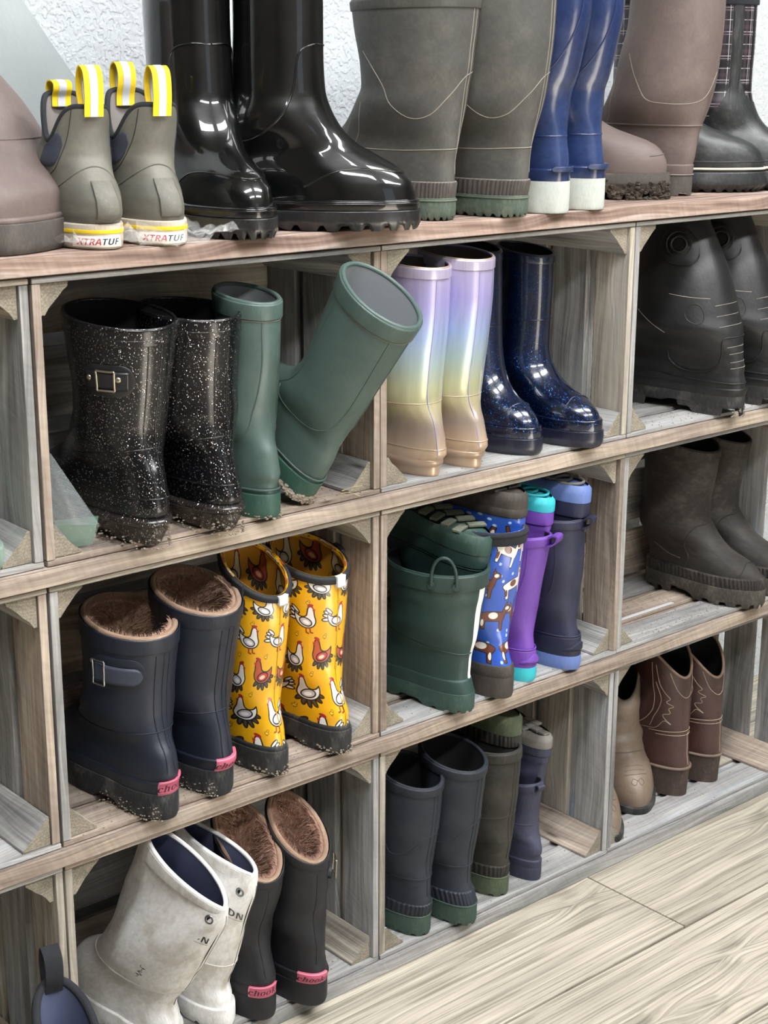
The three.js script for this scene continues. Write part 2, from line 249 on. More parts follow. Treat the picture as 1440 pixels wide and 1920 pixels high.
// ---------- every boot: size, place and outline (millimetres) ----------
const DATA = {
  spark1: { L: 235, h: 30, rho: 0.8, at: [-344, 678, 32], yaw: 180, slope: 0.11, fw: 1, k: [[30, 0, 235], [42, -7, 235], [54, -6, 231], [65, -4, 222], [75, -2, 209], [82, 0, 192], [91, 5, 173], [105, 11, 153], [124, 13, 137], [143, 10, 129], [166, 5, 127], [188, 1, 129], [211, -3, 132], [246, -7, 135]] },
  spark2: { L: 235, h: 30, rho: 0.8, at: [-251, 678, 40], yaw: 180, slope: 0.07, fw: 1, k: [[30, 0, 235], [42, -4, 235], [54, 0, 231], [65, 3, 223], [75, 6, 212], [82, 9, 198], [91, 12, 182], [105, 17, 169], [124, 21, 159], [143, 21, 155], [164, 20, 154], [186, 18, 154], [208, 15, 151], [242, 12, 144]] },
  green1: { L: 230, h: 28, rho: 0.75, at: [-181, 678, 19], yaw: 180, slope: 0.15, fw: 0.9, k: [[28, 0, 230], [40, -1, 230], [51, -6, 227], [62, -4, 217], [72, -2, 204], [79, 0, 188], [88, 5, 167], [102, 10, 147], [120, 12, 131], [138, 8, 113], [164, 3, 93], [190, -1, 84], [216, -2, 85], [254, -3, 88]] },
  past1: { L: 200, h: 20, rho: 0.8, at: [92, 678, 2], yaw: 180, slope: 0.087, fw: 1, k: [[20, 0, 200], [30, -11, 200], [40, -9, 197], [50, -8, 189], [58, -6, 178], [64, -4, 164], [72, -1, 147], [84, 5, 130], [100, 10, 119], [116, 9, 114], [151, 5, 110], [186, 0, 101], [221, -3, 92], [268, -5, 90]] },
  past2: { L: 200, h: 20, rho: 0.8, at: [165, 678, 4], yaw: 180, slope: 0.098, fw: 1, k: [[20, 0, 200], [30, -9, 200], [40, -7, 197], [50, -4, 189], [58, -2, 179], [64, 0, 165], [72, 5, 149], [84, 11, 134], [100, 14, 123], [116, 12, 117], [153, 6, 111], [189, 1, 105], [226, -3, 100], [274, -4, 103]] },
  ng1: { L: 210, h: 22, rho: 0.8, at: [266, 678, -209], yaw: 2, slope: -0.13, fw: 1, k: [[22, 0, 210], [32, -1, 210], [43, -1, 207], [54, 2, 199], [62, 7, 190], [68, 13, 177], [77, 22, 163], [89, 33, 150], [106, 40, 140], [123, 41, 136], [156, 38, 133], [189, 42, 132], [222, 49, 132], [268, 48, 130]] },
  ng2: { L: 210, h: 22, rho: 0.8, at: [361, 678, -185], yaw: 2, slope: -0.14, fw: 1, k: [[22, 0, 210], [32, -1, 210], [43, -1, 207], [54, 1, 198], [62, 2, 185], [68, 5, 169], [77, 8, 149], [89, 12, 129], [106, 15, 115], [123, 20, 111], [154, 28, 112], [184, 31, 113], [215, 28, 114], [258, 26, 114]] },
  bog1: { L: 240, h: 30, rho: 0.7, at: [681, 678, 29], yaw: 180, slope: -0.14, fw: 1, k: [[30, 0, 240], [42, -4, 240], [54, -3, 236], [66, -1, 230], [76, 0, 222], [83, 2, 214], [92, 4, 208], [107, 8, 208], [126, 14, 213], [145, 22, 216], [176, 32, 216], [206, 44, 215], [237, 61, 211], [280, 86, 204]] },
  navy1: { L: 230, h: 32, rho: 0.8, at: [-341, 352, 27], yaw: 180, slope: 0.13, fw: 1, k: [[32, 0, 230], [44, -1, 230], [55, -7, 227], [66, -6, 218], [76, -4, 206], [83, 0, 191], [92, 7, 173], [106, 13, 157], [124, 17, 145], [142, 16, 138], [160, 14, 136], [178, 11, 135], [196, 8, 135], [226, 5, 135]] },
  navy2: { L: 230, h: 32, rho: 0.8, at: [-256, 352, 15], yaw: 180, slope: 0.21, fw: 1, k: [[32, 0, 230], [44, -7, 230], [55, -5, 227], [66, -3, 217], [76, -2, 204], [83, 0, 187], [92, 3, 166], [106, 7, 145], [124, 8, 128], [142, 5, 119], [164, 0, 115], [186, -4, 114], [207, -9, 112], [241, -14, 110]] },
  chk1: { L: 200, h: 30, rho: 0.8, at: [-172, 352, 8], yaw: 180, slope: 0.54, fw: 1, k: [[30, -7, 200], [40, -6, 200], [50, -5, 197], [60, -3, 187], [68, 0, 173], [74, 2, 154], [82, 5, 131], [94, 7, 107], [110, 6, 91], [126, 3, 85], [154, -1, 85], [183, -5, 84], [211, -7, 85], [251, -8, 87]] },
  chk2: { L: 200, h: 30, rho: 0.8, at: [-74, 352, 10], yaw: 180, slope: 0.28, fw: 1, k: [[30, -8, 200], [40, -7, 200], [50, -7, 197], [60, -2, 188], [68, 1, 176], [74, 4, 159], [82, 8, 139], [94, 11, 119], [110, 13, 105], [126, 12, 102], [152, 10, 103], [178, 8, 107], [204, 7, 112], [241, 7, 120]] },
  gst: { L: 230, h: 26, rho: 0.75, at: [133, 352, 24], yaw: 180, slope: 0.0052, fw: 1, k: [[26, -2, 230], [38, 3, 230], [49, 6, 227], [60, 5, 217], [70, 4, 206], [77, 3, 190], [86, 1, 172], [100, -2, 155], [118, -3, 142], [136, -5, 136], [148, -7, 136], [160, -10, 140], [196, -15, 144]] },
  goat: { L: 200, h: 30, rho: 0.8, at: [209, 352, 24], yaw: 180, slope: -0.055, fw: 1, k: [[30, 0, 200], [40, -1, 200], [50, 2, 197], [60, 6, 189], [68, 8, 179], [74, 9, 165], [82, 9, 149], [94, 10, 133], [110, 9, 122], [126, 6, 116], [150, 0, 104], [174, -5, 87], [198, -8, 83], [234, -10, 90]] },
  purp: { L: 180, h: 20, rho: 0.7, at: [277, 352, 2], yaw: 180, slope: -0.11, fw: 1, k: [[20, 0, 180], [29, -3, 180], [38, 0, 177], [47, 1, 170], [54, 2, 160], [60, 3, 147], [67, 4, 131], [78, 4, 116], [92, 3, 104], [106, 0, 96], [129, -4, 87], [152, -9, 76], [174, -14, 71], [209, -21, 72]] },
  peri: { L: 200, h: 20, rho: 0.8, at: [358, 352, 12], yaw: 180, slope: -0.0088, fw: 1, k: [[20, 0, 200], [30, -1, 200], [40, -1, 197], [50, 2, 188], [58, 5, 176], [64, 7, 159], [72, 8, 139], [84, 8, 119], [100, 8, 105], [116, 7, 99], [139, 4, 98], [161, 3, 97], [184, 3, 97], [219, 4, 97]] },
  dk1: { L: 205, h: 30, rho: 0.8, at: [750, 352, -181], yaw: 8, slope: -0.23, fw: 1, k: [[30, 0, 205], [40, -1, 205], [50, -1, 202], [61, -1, 193], [69, -2, 181], [75, -4, 165], [83, -8, 146], [96, -13, 126], [112, -18, 110], [128, -18, 101], [157, -14, 101], [185, -13, 105], [214, -14, 109], [254, -13, 112]] },
  dk2: { L: 205, h: 30, rho: 0.8, at: [837, 352, -180], yaw: 8, slope: -0.21, fw: 1, k: [[30, 0, 205], [40, -1, 205], [50, -1, 202], [61, -1, 193], [69, -3, 180], [75, -6, 163], [83, -11, 142], [96, -19, 120], [112, -27, 101], [128, -20, 92], [156, 1, 93], [184, 11, 97], [212, 10, 101], [251, 8, 108]] },
  blk1: { L: 230, h: 32, rho: 0.8, at: [-200, 26, 18], yaw: 180, slope: 0.73, fw: 1, k: [[32, 0, 230], [44, -1, 230], [55, -5, 227], [66, -1, 216], [76, 2, 201], [83, 5, 181], [92, 8, 155], [106, 11, 127], [124, 9, 102], [142, 2, 89], [162, -5, 85], [182, -10, 85], [202, -12, 86], [234, -13, 88]] },
  blk2: { L: 230, h: 32, rho: 0.8, at: [-131, 26, 35], yaw: 180, slope: 0.7, fw: 1, k: [[32, 0, 230], [44, -5, 230], [55, -3, 227], [66, -1, 216], [76, -1, 200], [83, -1, 180], [92, 1, 154], [106, 4, 124], [124, 6, 99], [142, 2, 85], [162, -1, 83], [182, -2, 84], [201, -3, 85], [233, -3, 88]] },
  ga: { L: 220, h: 30, rho: 0.8, at: [83, 26, -1], yaw: 180, slope: 0.18, fw: 1, k: [[30, 0, 220], [41, -4, 220], [52, -4, 217], [63, -3, 207], [72, -3, 193], [78, -3, 174], [87, -3, 151], [100, -1, 125], [118, -2, 104], [136, -6, 91], [158, -10, 86], [180, -13, 85], [202, -15, 84], [236, -17, 84]] },
  gb: { L: 220, h: 30, rho: 0.8, at: [151, 26, 16], yaw: 180, slope: 0.19, fw: 1, k: [[30, -5, 220], [41, -1, 220], [52, 3, 217], [63, 5, 207], [72, 5, 193], [78, 5, 174], [87, 4, 151], [100, 4, 125], [118, 2, 104], [136, -2, 92], [160, -6, 88], [185, -8, 88], [209, -11, 89], [246, -14, 90]] },
  ol: { L: 220, h: 30, rho: 0.8, at: [242, 26, -12], yaw: 180, slope: -0.052, fw: 1, k: [[30, -5, 220], [41, -6, 220], [52, -7, 217], [63, -8, 206], [72, -10, 191], [78, -11, 171], [87, -12, 145], [100, -11, 115], [118, -11, 89], [136, -14, 75], [155, -17, 71], [175, -18, 70], [195, -20, 70], [227, -21, 70]] },
  sn: { L: 160, h: 20, rho: 0.8, at: [312, 26, -6], yaw: 180, slope: -0.14, fw: 1, k: [[20, 0, 160], [28, -1, 160], [36, 0, 158], [44, -3, 150], [50, -3, 140], [55, -1, 126], [62, 2, 109], [71, 7, 89], [84, 9, 73], [97, 8, 64], [107, 7, 61], [117, 6, 61], [149, 3, 63]] },
  tan1: { L: 240, h: 12, rho: 0.8, at: [703, 26, -258], yaw: -28, slope: -0.3, fw: 1.2, k: [[12, 0, 240], [24, -1, 240], [36, -1, 236], [48, 2, 228], [58, 7, 217], [65, 13, 203], [74, 23, 188], [89, 37, 176], [108, 52, 168], [127, 65, 165], [149, 74, 166], [170, 74, 165], [192, 69, 162], [225, 63, 157]] },
  br1: { L: 260, h: 50, rho: 0.8, at: [698, 26, -48], yaw: 180, slope: -0.02, fw: 1, k: [[50, -6, 260], [63, -3, 260], [76, -1, 256], [89, -1, 242], [99, 0, 222], [107, 0, 194], [118, 0, 159], [133, 1, 122], [154, 1, 98], [175, 1, 93], [191, 1, 96], [207, 1, 99], [223, 2, 102], [252, 3, 106]] },
  br2: { L: 260, h: 50, rho: 0.8, at: [779, 26, -48], yaw: 180, slope: 0.056, fw: 1, k: [[50, -7, 260], [63, -6, 260], [76, -5, 256], [89, -5, 242], [99, -4, 222], [107, -4, 195], [118, -4, 161], [133, -2, 125], [154, -2, 101], [175, -2, 96], [187, -1, 98], [200, -1, 100], [237, 0, 104]] },
  bt1: { L: 270, h: 22, rho: 0.8, at: [-160, 998, -240], yaw: -8, slope: 0, fw: 1, k: [[22, 0, 270], [36, -1, 270], [49, -1, 266], [62, 2, 256], [73, 6, 242], [81, 11, 225], [92, 19, 205], [108, 31, 187], [130, 44, 174], [152, 50, 166], [194, 47, 163], [236, 44, 161], [340, 42, 161]] },
  bt2: { L: 280, h: 22, rho: 0.8, at: [-173, 998, -164], yaw: 42, slope: 0, fw: 1, k: [[22, 0, 280], [36, -1, 280], [50, -1, 276], [64, 2, 265], [75, 7, 251], [84, 14, 234], [95, 25, 213], [112, 40, 194], [134, 57, 181], [156, 66, 174], [197, 67, 172], [238, 68, 172], [340, 68, 172]] },
  wd1: { L: 280, h: 26, rho: 0.75, at: [113, 998, -8], yaw: 180, slope: -0.022, fw: 1, k: [[26, 0, 280], [40, -3, 280], [54, -3, 276], [68, -3, 264], [79, -5, 248], [88, -7, 226], [99, -8, 199], [116, -9, 172], [138, -11, 150], [160, -15, 138], [182, -20, 139], [203, -22, 143], [225, -25, 148], [259, -28, 153]] },
  wd2: { L: 280, h: 26, rho: 0.75, at: [213, 998, 19], yaw: 180, slope: 0, fw: 1, k: [[26, 0, 280], [40, -4, 280], [54, -5, 276], [68, -6, 264], [79, -7, 248], [88, -9, 226], [99, -10, 200], [116, -13, 173], [138, -17, 152], [160, -22, 141], [187, -26, 143], [213, -29, 148], [239, -30, 154], [285, -31, 158]] },
  bl1: { L: 270, h: 40, rho: 0.8, at: [292, 998, 18], yaw: 180, slope: 0, fw: 1, k: [[40, 0, 270], [54, -1, 270], [67, -1, 266], [80, 1, 253], [91, 3, 233], [99, 4, 207], [110, 5, 173], [126, 6, 135], [148, 3, 101], [170, -7, 80], [212, -19, 70], [255, -27, 66], [360, -29, 65]] },
  bl2: { L: 270, h: 40, rho: 0.8, at: [368, 998, 11], yaw: 180, slope: 0, fw: 1, k: [[40, 0, 270], [54, -1, 270], [67, 0, 266], [80, 3, 253], [91, 5, 234], [99, 6, 208], [110, 8, 175], [126, 9, 137], [148, 8, 104], [170, -1, 84], [212, -13, 76], [255, -21, 74], [360, -23, 73]] },
  bw1: { L: 260, h: 28, rho: 0.75, at: [647, 998, -64], yaw: 180, slope: 0, fw: 1, k: [[28, 0, 260], [41, -1, 260], [54, -5, 256], [67, -7, 245], [77, -8, 231], [85, -9, 212], [96, -12, 190], [111, -16, 167], [132, -20, 149], [153, -26, 138], [200, -33, 125], [246, -37, 113], [360, -38, 108]] },
  pl2: { L: 250, h: 30, rho: 0.8, at: [745, 998, -248], yaw: 30, slope: 0, fw: 1, k: [[30, 0, 250], [42, -1, 250], [55, -1, 246], [68, 3, 237], [78, 8, 226], [85, 16, 212], [95, 29, 197], [110, 48, 185], [130, 67, 177], [150, 77, 173], [179, 80, 173], [207, 79, 174], [236, 79, 174], [285, 78, 174]] },
  pl1: { L: 250, h: 30, at: [637, 998, -234], yaw: 42, k: defaultKeys(250, 30, 285, 105, 20) },
  bw2: { L: 250, h: 35, at: [440, 998, -258], yaw: 35, k: defaultKeys(250, 35, 360, 110, 22) },
  an1: { L: 220, h: 25, rho: 0.8, at: [-373, 998, 2], yaw: 174, slope: 0.16, fw: 1.1, k: [[25, 0, 220], [36, -8, 220], [47, -7, 217], [58, 0, 206], [67, 7, 192], [73, 13, 172], [82, 21, 146], [95, 28, 124], [113, 29, 112], [148, 26, 110]] },
  an2: { L: 220, h: 25, rho: 0.8, at: [-300, 998, 8], yaw: 174, slope: 0.16, fw: 1.1, k: [[25, -6, 220], [36, -7, 220], [47, -5, 217], [58, 3, 206], [67, 10, 190], [73, 14, 170], [82, 20, 144], [95, 24, 120], [113, 21, 108], [150, 16, 106]] },
  sage: { L: 200, h: 22, at: [-542, 678, -203], yaw: 5, k: defaultKeys(200, 22, 220, 100, 10) },
  gl: { L: 230, h: 28, rho: .8, at: [-116, 684, -2], yaw: 180, tilt: -34, roll: 8, fw: .95, slope: 0, k: defaultKeys(230, 28, 262, 100, 4, 116) },
  wh1: { L: 212, h: 28, fw: 1.1, rho: .5, rhoTop: .26, at: [-330, 26, 0], yaw: 180, slope: .3, rimFrom: .7, k: [[28, 0, 212], [40, 0, 212], [52, 6, 208], [64, 5, 200], [74, -2, 188], [81, -9, 174], [90, -17, 158], [105, -30, 140], [124, -44, 126], [143, -61, 114], [173, -79, 101], [202, -95, 84], [231, -109, 62], [268, -118, 40]] },
  wh2: { L: 212, h: 28, fw: 1.0, rho: .43, rhoTop: .24, at: [-251, 26, 0], yaw: 180, slope: .12, rimFrom: .7, k: [[28, 0, 212], [40, 0, 212], [52, 5, 208], [64, 2, 200], [74, -3, 188], [81, -7, 174], [90, -11, 158], [105, -17, 140], [124, -26, 126], [143, -35, 115], [166, -42, 108], [188, -49, 101], [211, -57, 94], [246, -64, 88]] },
  tb: { L: 290, h: 30, lean: -.75, at: [-294, 998, -228], yaw: -44, k: [[30, 0, 290], [45, -6, 290], [60, -4, 286], [75, 2, 276], [85, 8, 258], [94, 14, 238], [106, 24, 206], [122, 36, 186], [150, 46, 176], [185, 56, 184], [255, 70, 200]] },
  bog2: { L: 240, h: 30, rho: .7, at: [790, 678, 22], yaw: 180, slope: -.14, k: [[30, 0, 240], [42, -4, 240], [54, -3, 236], [66, -1, 230], [76, 0, 222], [83, 2, 214], [92, 4, 208], [107, 8, 208], [126, 14, 213], [145, 22, 216], [176, 32, 216], [206, 44, 215], [237, 61, 211], [280, 86, 204]] },
  tan2: { L: 240, h: 12, at: [570, 26, -236], yaw: -20, slope: -.3, k: [[12, 0, 240], [24, -1, 240], [36, -1, 236], [48, 2, 228], [58, 7, 217], [65, 13, 203], [74, 23, 188], [89, 37, 176], [108, 52, 168], [127, 65, 165], [149, 74, 166], [170, 74, 165], [192, 69, 162], [225, 63, 157]] },
  neo: { L: 220, h: 24, rho: .72, at: [-508, 0, 34], yaw: -10, slope: -.8, rimFrom: .2, k: defaultKeys(220, 24, 182, 92, 4) },
  gst_up: { L: 230, h: 26, rho: 0.8, at: [168, 588, 20], yaw: 180, tilt: -9, roll: 180, k: defaultKeys(230, 26, 142, 95, 8) },
  goat_up: { L: 200, h: 22, rho: 0.8, at: [230, 637, 22], yaw: 180, tilt: -2, roll: 180, k: defaultKeys(200, 30, 124, 75, 8) },
  purp_up: { L: 170, h: 20, rho: 0.75, at: [308, 612, 0], yaw: 180, tilt: -4, roll: 180, k: defaultKeys(170, 20, 105, 62, 8) },
  peri_up: { L: 190, h: 24, rho: 0.8, at: [370, 620, 10], yaw: 180, tilt: -3, roll: 180, k: defaultKeys(190, 24, 117, 78, 8) },
  ol_up: { L: 210, h: 28, rho: 0.8, at: [267, 296, -12], yaw: 180, tilt: -3, roll: 180, k: defaultKeys(210, 28, 130, 62, 8) },
  sn_up: { L: 150, h: 20, rho: 0.8, at: [342, 243, -20], yaw: 180, tilt: -4, roll: 180, k: defaultKeys(150, 20, 93, 50, 8) },
};

// ---------- wood ----------
function woodTexture(w, h, tones, { seed = 1, saw = 0.25, streak = 1, knots = 2, speck = 0.25, grain = 60 }) {
  const T = tones.map(hex), r = rng(seed), kn = [];
  for (let i = 0; i < knots; i++) kn.push([r(), r(), 0.012 + r() * 0.02]);
  return texture(w, h, (u, v, c, k) => {
    let vv = v;
    for (const [ku, kv, s] of kn) { let du = u - ku; du -= Math.round(du); let dv = v - kv; dv -= Math.round(dv); const q = Math.exp(-(du * du / (s * s * 6) + dv * dv / (s * s))); vv += 0.9 * s * q * Math.sign(dv); }
    const warp = fbm(u, v, 3, 3, 2, seed + 9) * 0.12, g = fbm(u, vv + warp, 2, grain / 4 | 0, 4, seed), f = fbm(u, vv + warp, 7, grain * 2, 2, seed + 40), b = fbm(u, v, 3, 4, 3, seed + 80);
    let t = clamp((g - 0.5) * 2.6 * streak + 0.5), x = t * (T.length - 1), i = Math.min(T.length - 2, Math.floor(x)); x -= i;
    const sv = saw * (vnoise((u * 120 + v * 26), v * 3, 146, 3, seed + 5) - 0.5) * 26, fine = (f - 0.5) * 46, blot = (b - 0.5) * 34;
    let dark = 0; for (const [ku, kv, s] of kn) { let du = u - ku; du -= Math.round(du); let dv = v - kv; dv -= Math.round(dv); dark += Math.exp(-(du * du / (s * s * 1.6) + dv * dv / (s * s * .35))); }
    const sp = speck * (hash(k, 3, seed) > .985 ? 40 : 0);
    for (let q = 0; q < 3; q++) c[q] = mix(T[i][q], T[i + 1][q], x) + sv + fine + blot + sp - 70 * clamp(dark);
  });
}
const woodGrey = woodTexture(1024, 512, [0x787877, 0x92918f, 0xa5a4a1, 0x949ca6], { seed: 21, saw: .3, streak: .62 });
const woodTan = woodTexture(1024, 512, [0x7a736a, 0x989186, 0xaea698, 0xa2a09b], { seed: 34, saw: .28, streak: .66 });
const woodBrown = woodTexture(1024, 512, [0x7b6f66, 0x94867a, 0xaa9b8b, 0xa1978d], { seed: 57, saw: .5, streak: .7 });
const woodRed = woodTexture(1024, 512, [0x705c53, 0x8a7468, 0xa08a7d, 0xa9998f], { seed: 73, saw: .5 });
const endTex = texture(512, 512, (u, v, c, k) => {
  const rr = Math.hypot(u - .2, v + .35) * 26 + fbm(u, v, 5, 5, 3, 8) * 1.4, ring = .5 + .5 * Math.sin(rr * TAU), f = fbm(u, v, 90, 90, 2, 31), g = fbm(u, v, 4, 4, 3, 99);
  const t = .12 * ring + .62 * f + .5 * g - .14; c[0] = mix(92, 172, t); c[1] = mix(87, 162, t); c[2] = mix(77, 143, t);
});
const woodBump = texture(1024, 512, (u, v, c) => { const g = fbm(u, v + fbm(u, v, 3, 3, 2, 30) * .12, 3, 80, 3, 21), s = vnoise(u * 120 + v * 26, v * 3, 146, 3, 26); c[0] = c[1] = c[2] = 255 * (.7 * g + .3 * s); }, false);
const wood = (map, bump = .0007) => new THREE.MeshStandardMaterial({ map, roughness: .82, bumpMap: woodBump, bumpScale: bump });
const WOODS = { grey: wood(woodGrey), tan: wood(woodTan), brown: wood(woodBrown), red: wood(woodRed) };
const endGrain = new THREE.MeshStandardMaterial({ map: endTex, roughness: .95, bumpMap: endTex, bumpScale: .0012 });

// a chamfered board: grain along `axis` (0 x, 1 y, 2 z), uv in metres, ends in end grain
function board(w, h, d, axis, seed, round = .0011) {
  const g = new RoundedBoxGeometry(w, h, d, 1, Math.min(round, w / 3, h / 3, d / 3)), r = rng(seed), ou = r(), ov = r(), p = g.attributes.position, nrm = g.attributes.normal, uv = [];
  for (let i = 0; i < p.count; i++) {
    const q = [p.getX(i), p.getY(i), p.getZ(i)], n = [Math.abs(nrm.getX(i)), Math.abs(nrm.getY(i)), Math.abs(nrm.getZ(i))];
    const big = n[0] > n[1] && n[0] > n[2] ? 0 : n[1] > n[2] ? 1 : 2;
    if (big === axis) { const o = [0, 1, 2].filter((x) => x !== axis); uv.push(q[o[0]] / .12 + ou, q[o[1]] / .12 + ov); } else { const o = [0, 1, 2].find((x) => x !== axis && x !== big); uv.push(q[axis] / .5 + ou, q[o] / .25 + ov); }
  }
  g.setAttribute('uv', new THREE.Float32BufferAttribute(uv, 2));
  for (const gr of g.groups) gr.materialIndex = (gr.materialIndex >> 1) === axis ? 1 : 0;
  return g;
}

// ---------- room ----------
const wallMat = new THREE.MeshStandardMaterial({ color: 0xc6cbce, roughness: .92, bumpMap: texture(512, 512, (u, v, c, k) => { const a = fbm(u, v, 70, 70, 3, 61), b = fbm(u, v, 150, 150, 2, 7); c[0] = c[1] = c[2] = 255 * clamp(.72 * smooth(.36, .66, a) + .28 * b); }, false), bumpScale: .0010 });
const X0 = -3.4, X1 = 3.4, Z1 = 2.96, TOP = 2.7;
function slab(name, w, h, d, at, mat, uvScale = .32) {
  const o = structure(name), g = new THREE.BoxGeometry(w, h, d), p = g.attributes.position, n = g.attributes.normal, uv = [];
  for (let i = 0; i < p.count; i++) { const q = [p.getX(i), p.getY(i), p.getZ(i)]; if (Math.abs(n.getX(i)) > .5) uv.push(q[2] / uvScale, q[1] / uvScale); else if (Math.abs(n.getY(i)) > .5) uv.push(q[0] / uvScale, q[2] / uvScale); else uv.push(q[0] / uvScale, q[1] / uvScale); }
  g.setAttribute('uv', new THREE.Float32BufferAttribute(uv, 2)); const m = mesh(name + '_surface', g, mat, o); m.position.set(...at); return o;
}
const paint = new THREE.MeshStandardMaterial({ color: 0x77736c, roughness: .9 });
slab('wall_back', X1 - X0 + .2, TOP, .1, [0, TOP / 2, BACK - .05], wallMat);
slab('wall_right', .1, TOP, Z1 - BACK, [X1 + .05, TOP / 2, (Z1 + BACK) / 2], paint);
slab('wall_left', .1, TOP, Z1 - BACK, [X0 - .05, TOP / 2, (Z1 + BACK) / 2], paint);
const DX0 = -.32, DX1 = .52, DH = 2.08;
slab('wall_front_left', DX0 - X0 + .1, TOP, .1, [(X0 - .1 + DX0) / 2, TOP / 2, Z1 + .05], paint);
slab('wall_front_right', X1 + .1 - DX1, TOP, .1, [(X1 + .1 + DX1) / 2, TOP / 2, Z1 + .05], paint);
slab('wall_front_top', DX1 - DX0, TOP - DH, .1, [(DX0 + DX1) / 2, (TOP + DH) / 2, Z1 + .05], paint);
slab('ground', 9, .1, 6, [0, -.08, Z1 + 3.1], plain(0x9c978c, .9));
{ const o = structure('door_1'), m = plain(0x4a4a48, .5); for (const [x, y, w, h] of [[DX0 + .02, DH / 2, .04, DH], [DX1 - .02, DH / 2, .04, DH], [(DX0 + DX1) / 2, DH - .02, DX1 - DX0, .04]]) { const f = mesh('door_frame', new RoundedBoxGeometry(w, h, .08, 1, .004), m, o); f.position.set(x, y, Z1 + .05); } }
slab('ceiling', X1 - X0 + .2, .1, Z1 - BACK + .2, [0, TOP + .05, (Z1 + BACK) / 2], paint);
LAMPS.forEach((l) => {
  const [w, h] = l.size, o = l.kind === 'window' ? structure('window_1') : thing('ceiling_light', 'flat white ceiling light, ' + l.name, 'ceiling light', [0, 0, 0]);
  const face = new THREE.Vector3(...l.face), glow = new THREE.MeshStandardMaterial({ color: 0x111111, emissive: l.color, emissiveIntensity: l.power * GLOW, roughness: .4 });
  const pane = mesh(l.kind === 'window' ? 'pane' : 'diffuser', new THREE.BoxGeometry(w, h, .006), glow, o);
  pane.position.set(...l.at); pane.lookAt(new THREE.Vector3(...l.at).add(face));
  const fm = plain(0xeeeeec, .5);
  for (const [x, y, a, b] of [[0, h / 2 + .03, w + .12, .06], [0, -h / 2 - .03, w + .12, .06], [w / 2 + .03, 0, .06, h], [-w / 2 - .03, 0, .06, h]]) { const f = mesh('frame', new RoundedBoxGeometry(a, b, .03, 1, .004), fm, o); f.position.set(x, y, 0).applyQuaternion(pane.quaternion).add(pane.position); f.quaternion.copy(pane.quaternion); }
});

// laminate floor, plank by plank
function laminate(seed, shade) {
  const r = rng(seed), kn = []; for (let i = 0; i < 5; i++) kn.push([r(), .2 + r() * .6, .6 + r() * .8]);
  return texture(1536, 256, (u, v, c, k) => {
    let d = 0, vv = v;
    for (const [ku, kv, s] of kn) { let du = (u - ku); du -= Math.round(du); const dv = v - kv, q = Math.exp(-(du * du / (.0022 * s) + dv * dv / (.03 * s))); d += q; vv += q * .07 * s * Math.sign(dv) * (.4 + fbm(u, v, 12, 6, 2, seed)); }
    const wob = fbm(u, v, 4, 2, 2, seed + 3) * .1, g = fbm(u, vv + wob, 2, 22, 4, seed), f = fbm(u, vv + wob * .6, 9, 96, 3, seed + 6), b = fbm(u, v, 9, 4, 4, seed + 12);
    let t = clamp(.5 + (g - .5) * .8 + (f - .5) * 1.3 + (b - .5) * .55) - .6 * clamp(d * 1.2) * smooth(.35, .7, fbm(u, vv, 26, 30, 4, seed + 2));
    const pore = f < .37 ? -13 : 0;
    c[0] = mix(146, 200, t) * shade + pore; c[1] = mix(139, 191, t) * shade + pore; c[2] = mix(126, 174, t) * shade + pore * 1.1;
  });
}
const floorMats = [[301, 1], [322, .97], [345, 1.02]].map(([s, k]) => new THREE.MeshStandardMaterial({ map: laminate(s, k), roughness: .52, bumpMap: woodBump, bumpScale: .0003 }));
{
  const f = structure('floor'), under = mesh('subfloor', new THREE.BoxGeometry(X1 - X0 + .2, .08, Z1 - BACK + .2), plain(0x6d675c, .9), f);
  under.position.set(0, -.0515, (Z1 + BACK) / 2);
  const PW = .1925, PL = 1.22, r = rng(77); let n = 0;
  const near = [0, 1, 2].map(() => null);
  for (let row = -2; row < 5; row++) {
    const z0 = -.0005 + row * PW, shift = row === 0 ? .411 : row === 1 ? .411 + .47 : row === 2 ? .411 - .36 : r() * PL;
    for (let x = shift - 3 * PL; x < X1; x += PL) {
      const g = new RoundedBoxGeometry(PL - .0024, .011, PW - .0040, 1, .0010), p = g.attributes.position, uv = [], ou = r(), flip = r() < .5 ? -1 : 1;
      for (let i = 0; i < p.count; i++) uv.push(flip * (p.getX(i) / PL) + ou, p.getZ(i) / PW + .5);
      g.setAttribute('uv', new THREE.Float32BufferAttribute(uv, 2)); g.clearGroups();
      const m = mesh('plank', g, floorMats[n++ % 3], f); m.position.set(x + PL / 2, -.0055, z0 + PW / 2);
    }
  }
  const rest = mesh('far_planks', new THREE.BoxGeometry(X1 - X0, .011, Z1 - (-.0005 + 5 * PW)), floorMats[0], f); rest.position.set(0, -.0055, (Z1 - .0005 + 5 * PW) / 2);
}

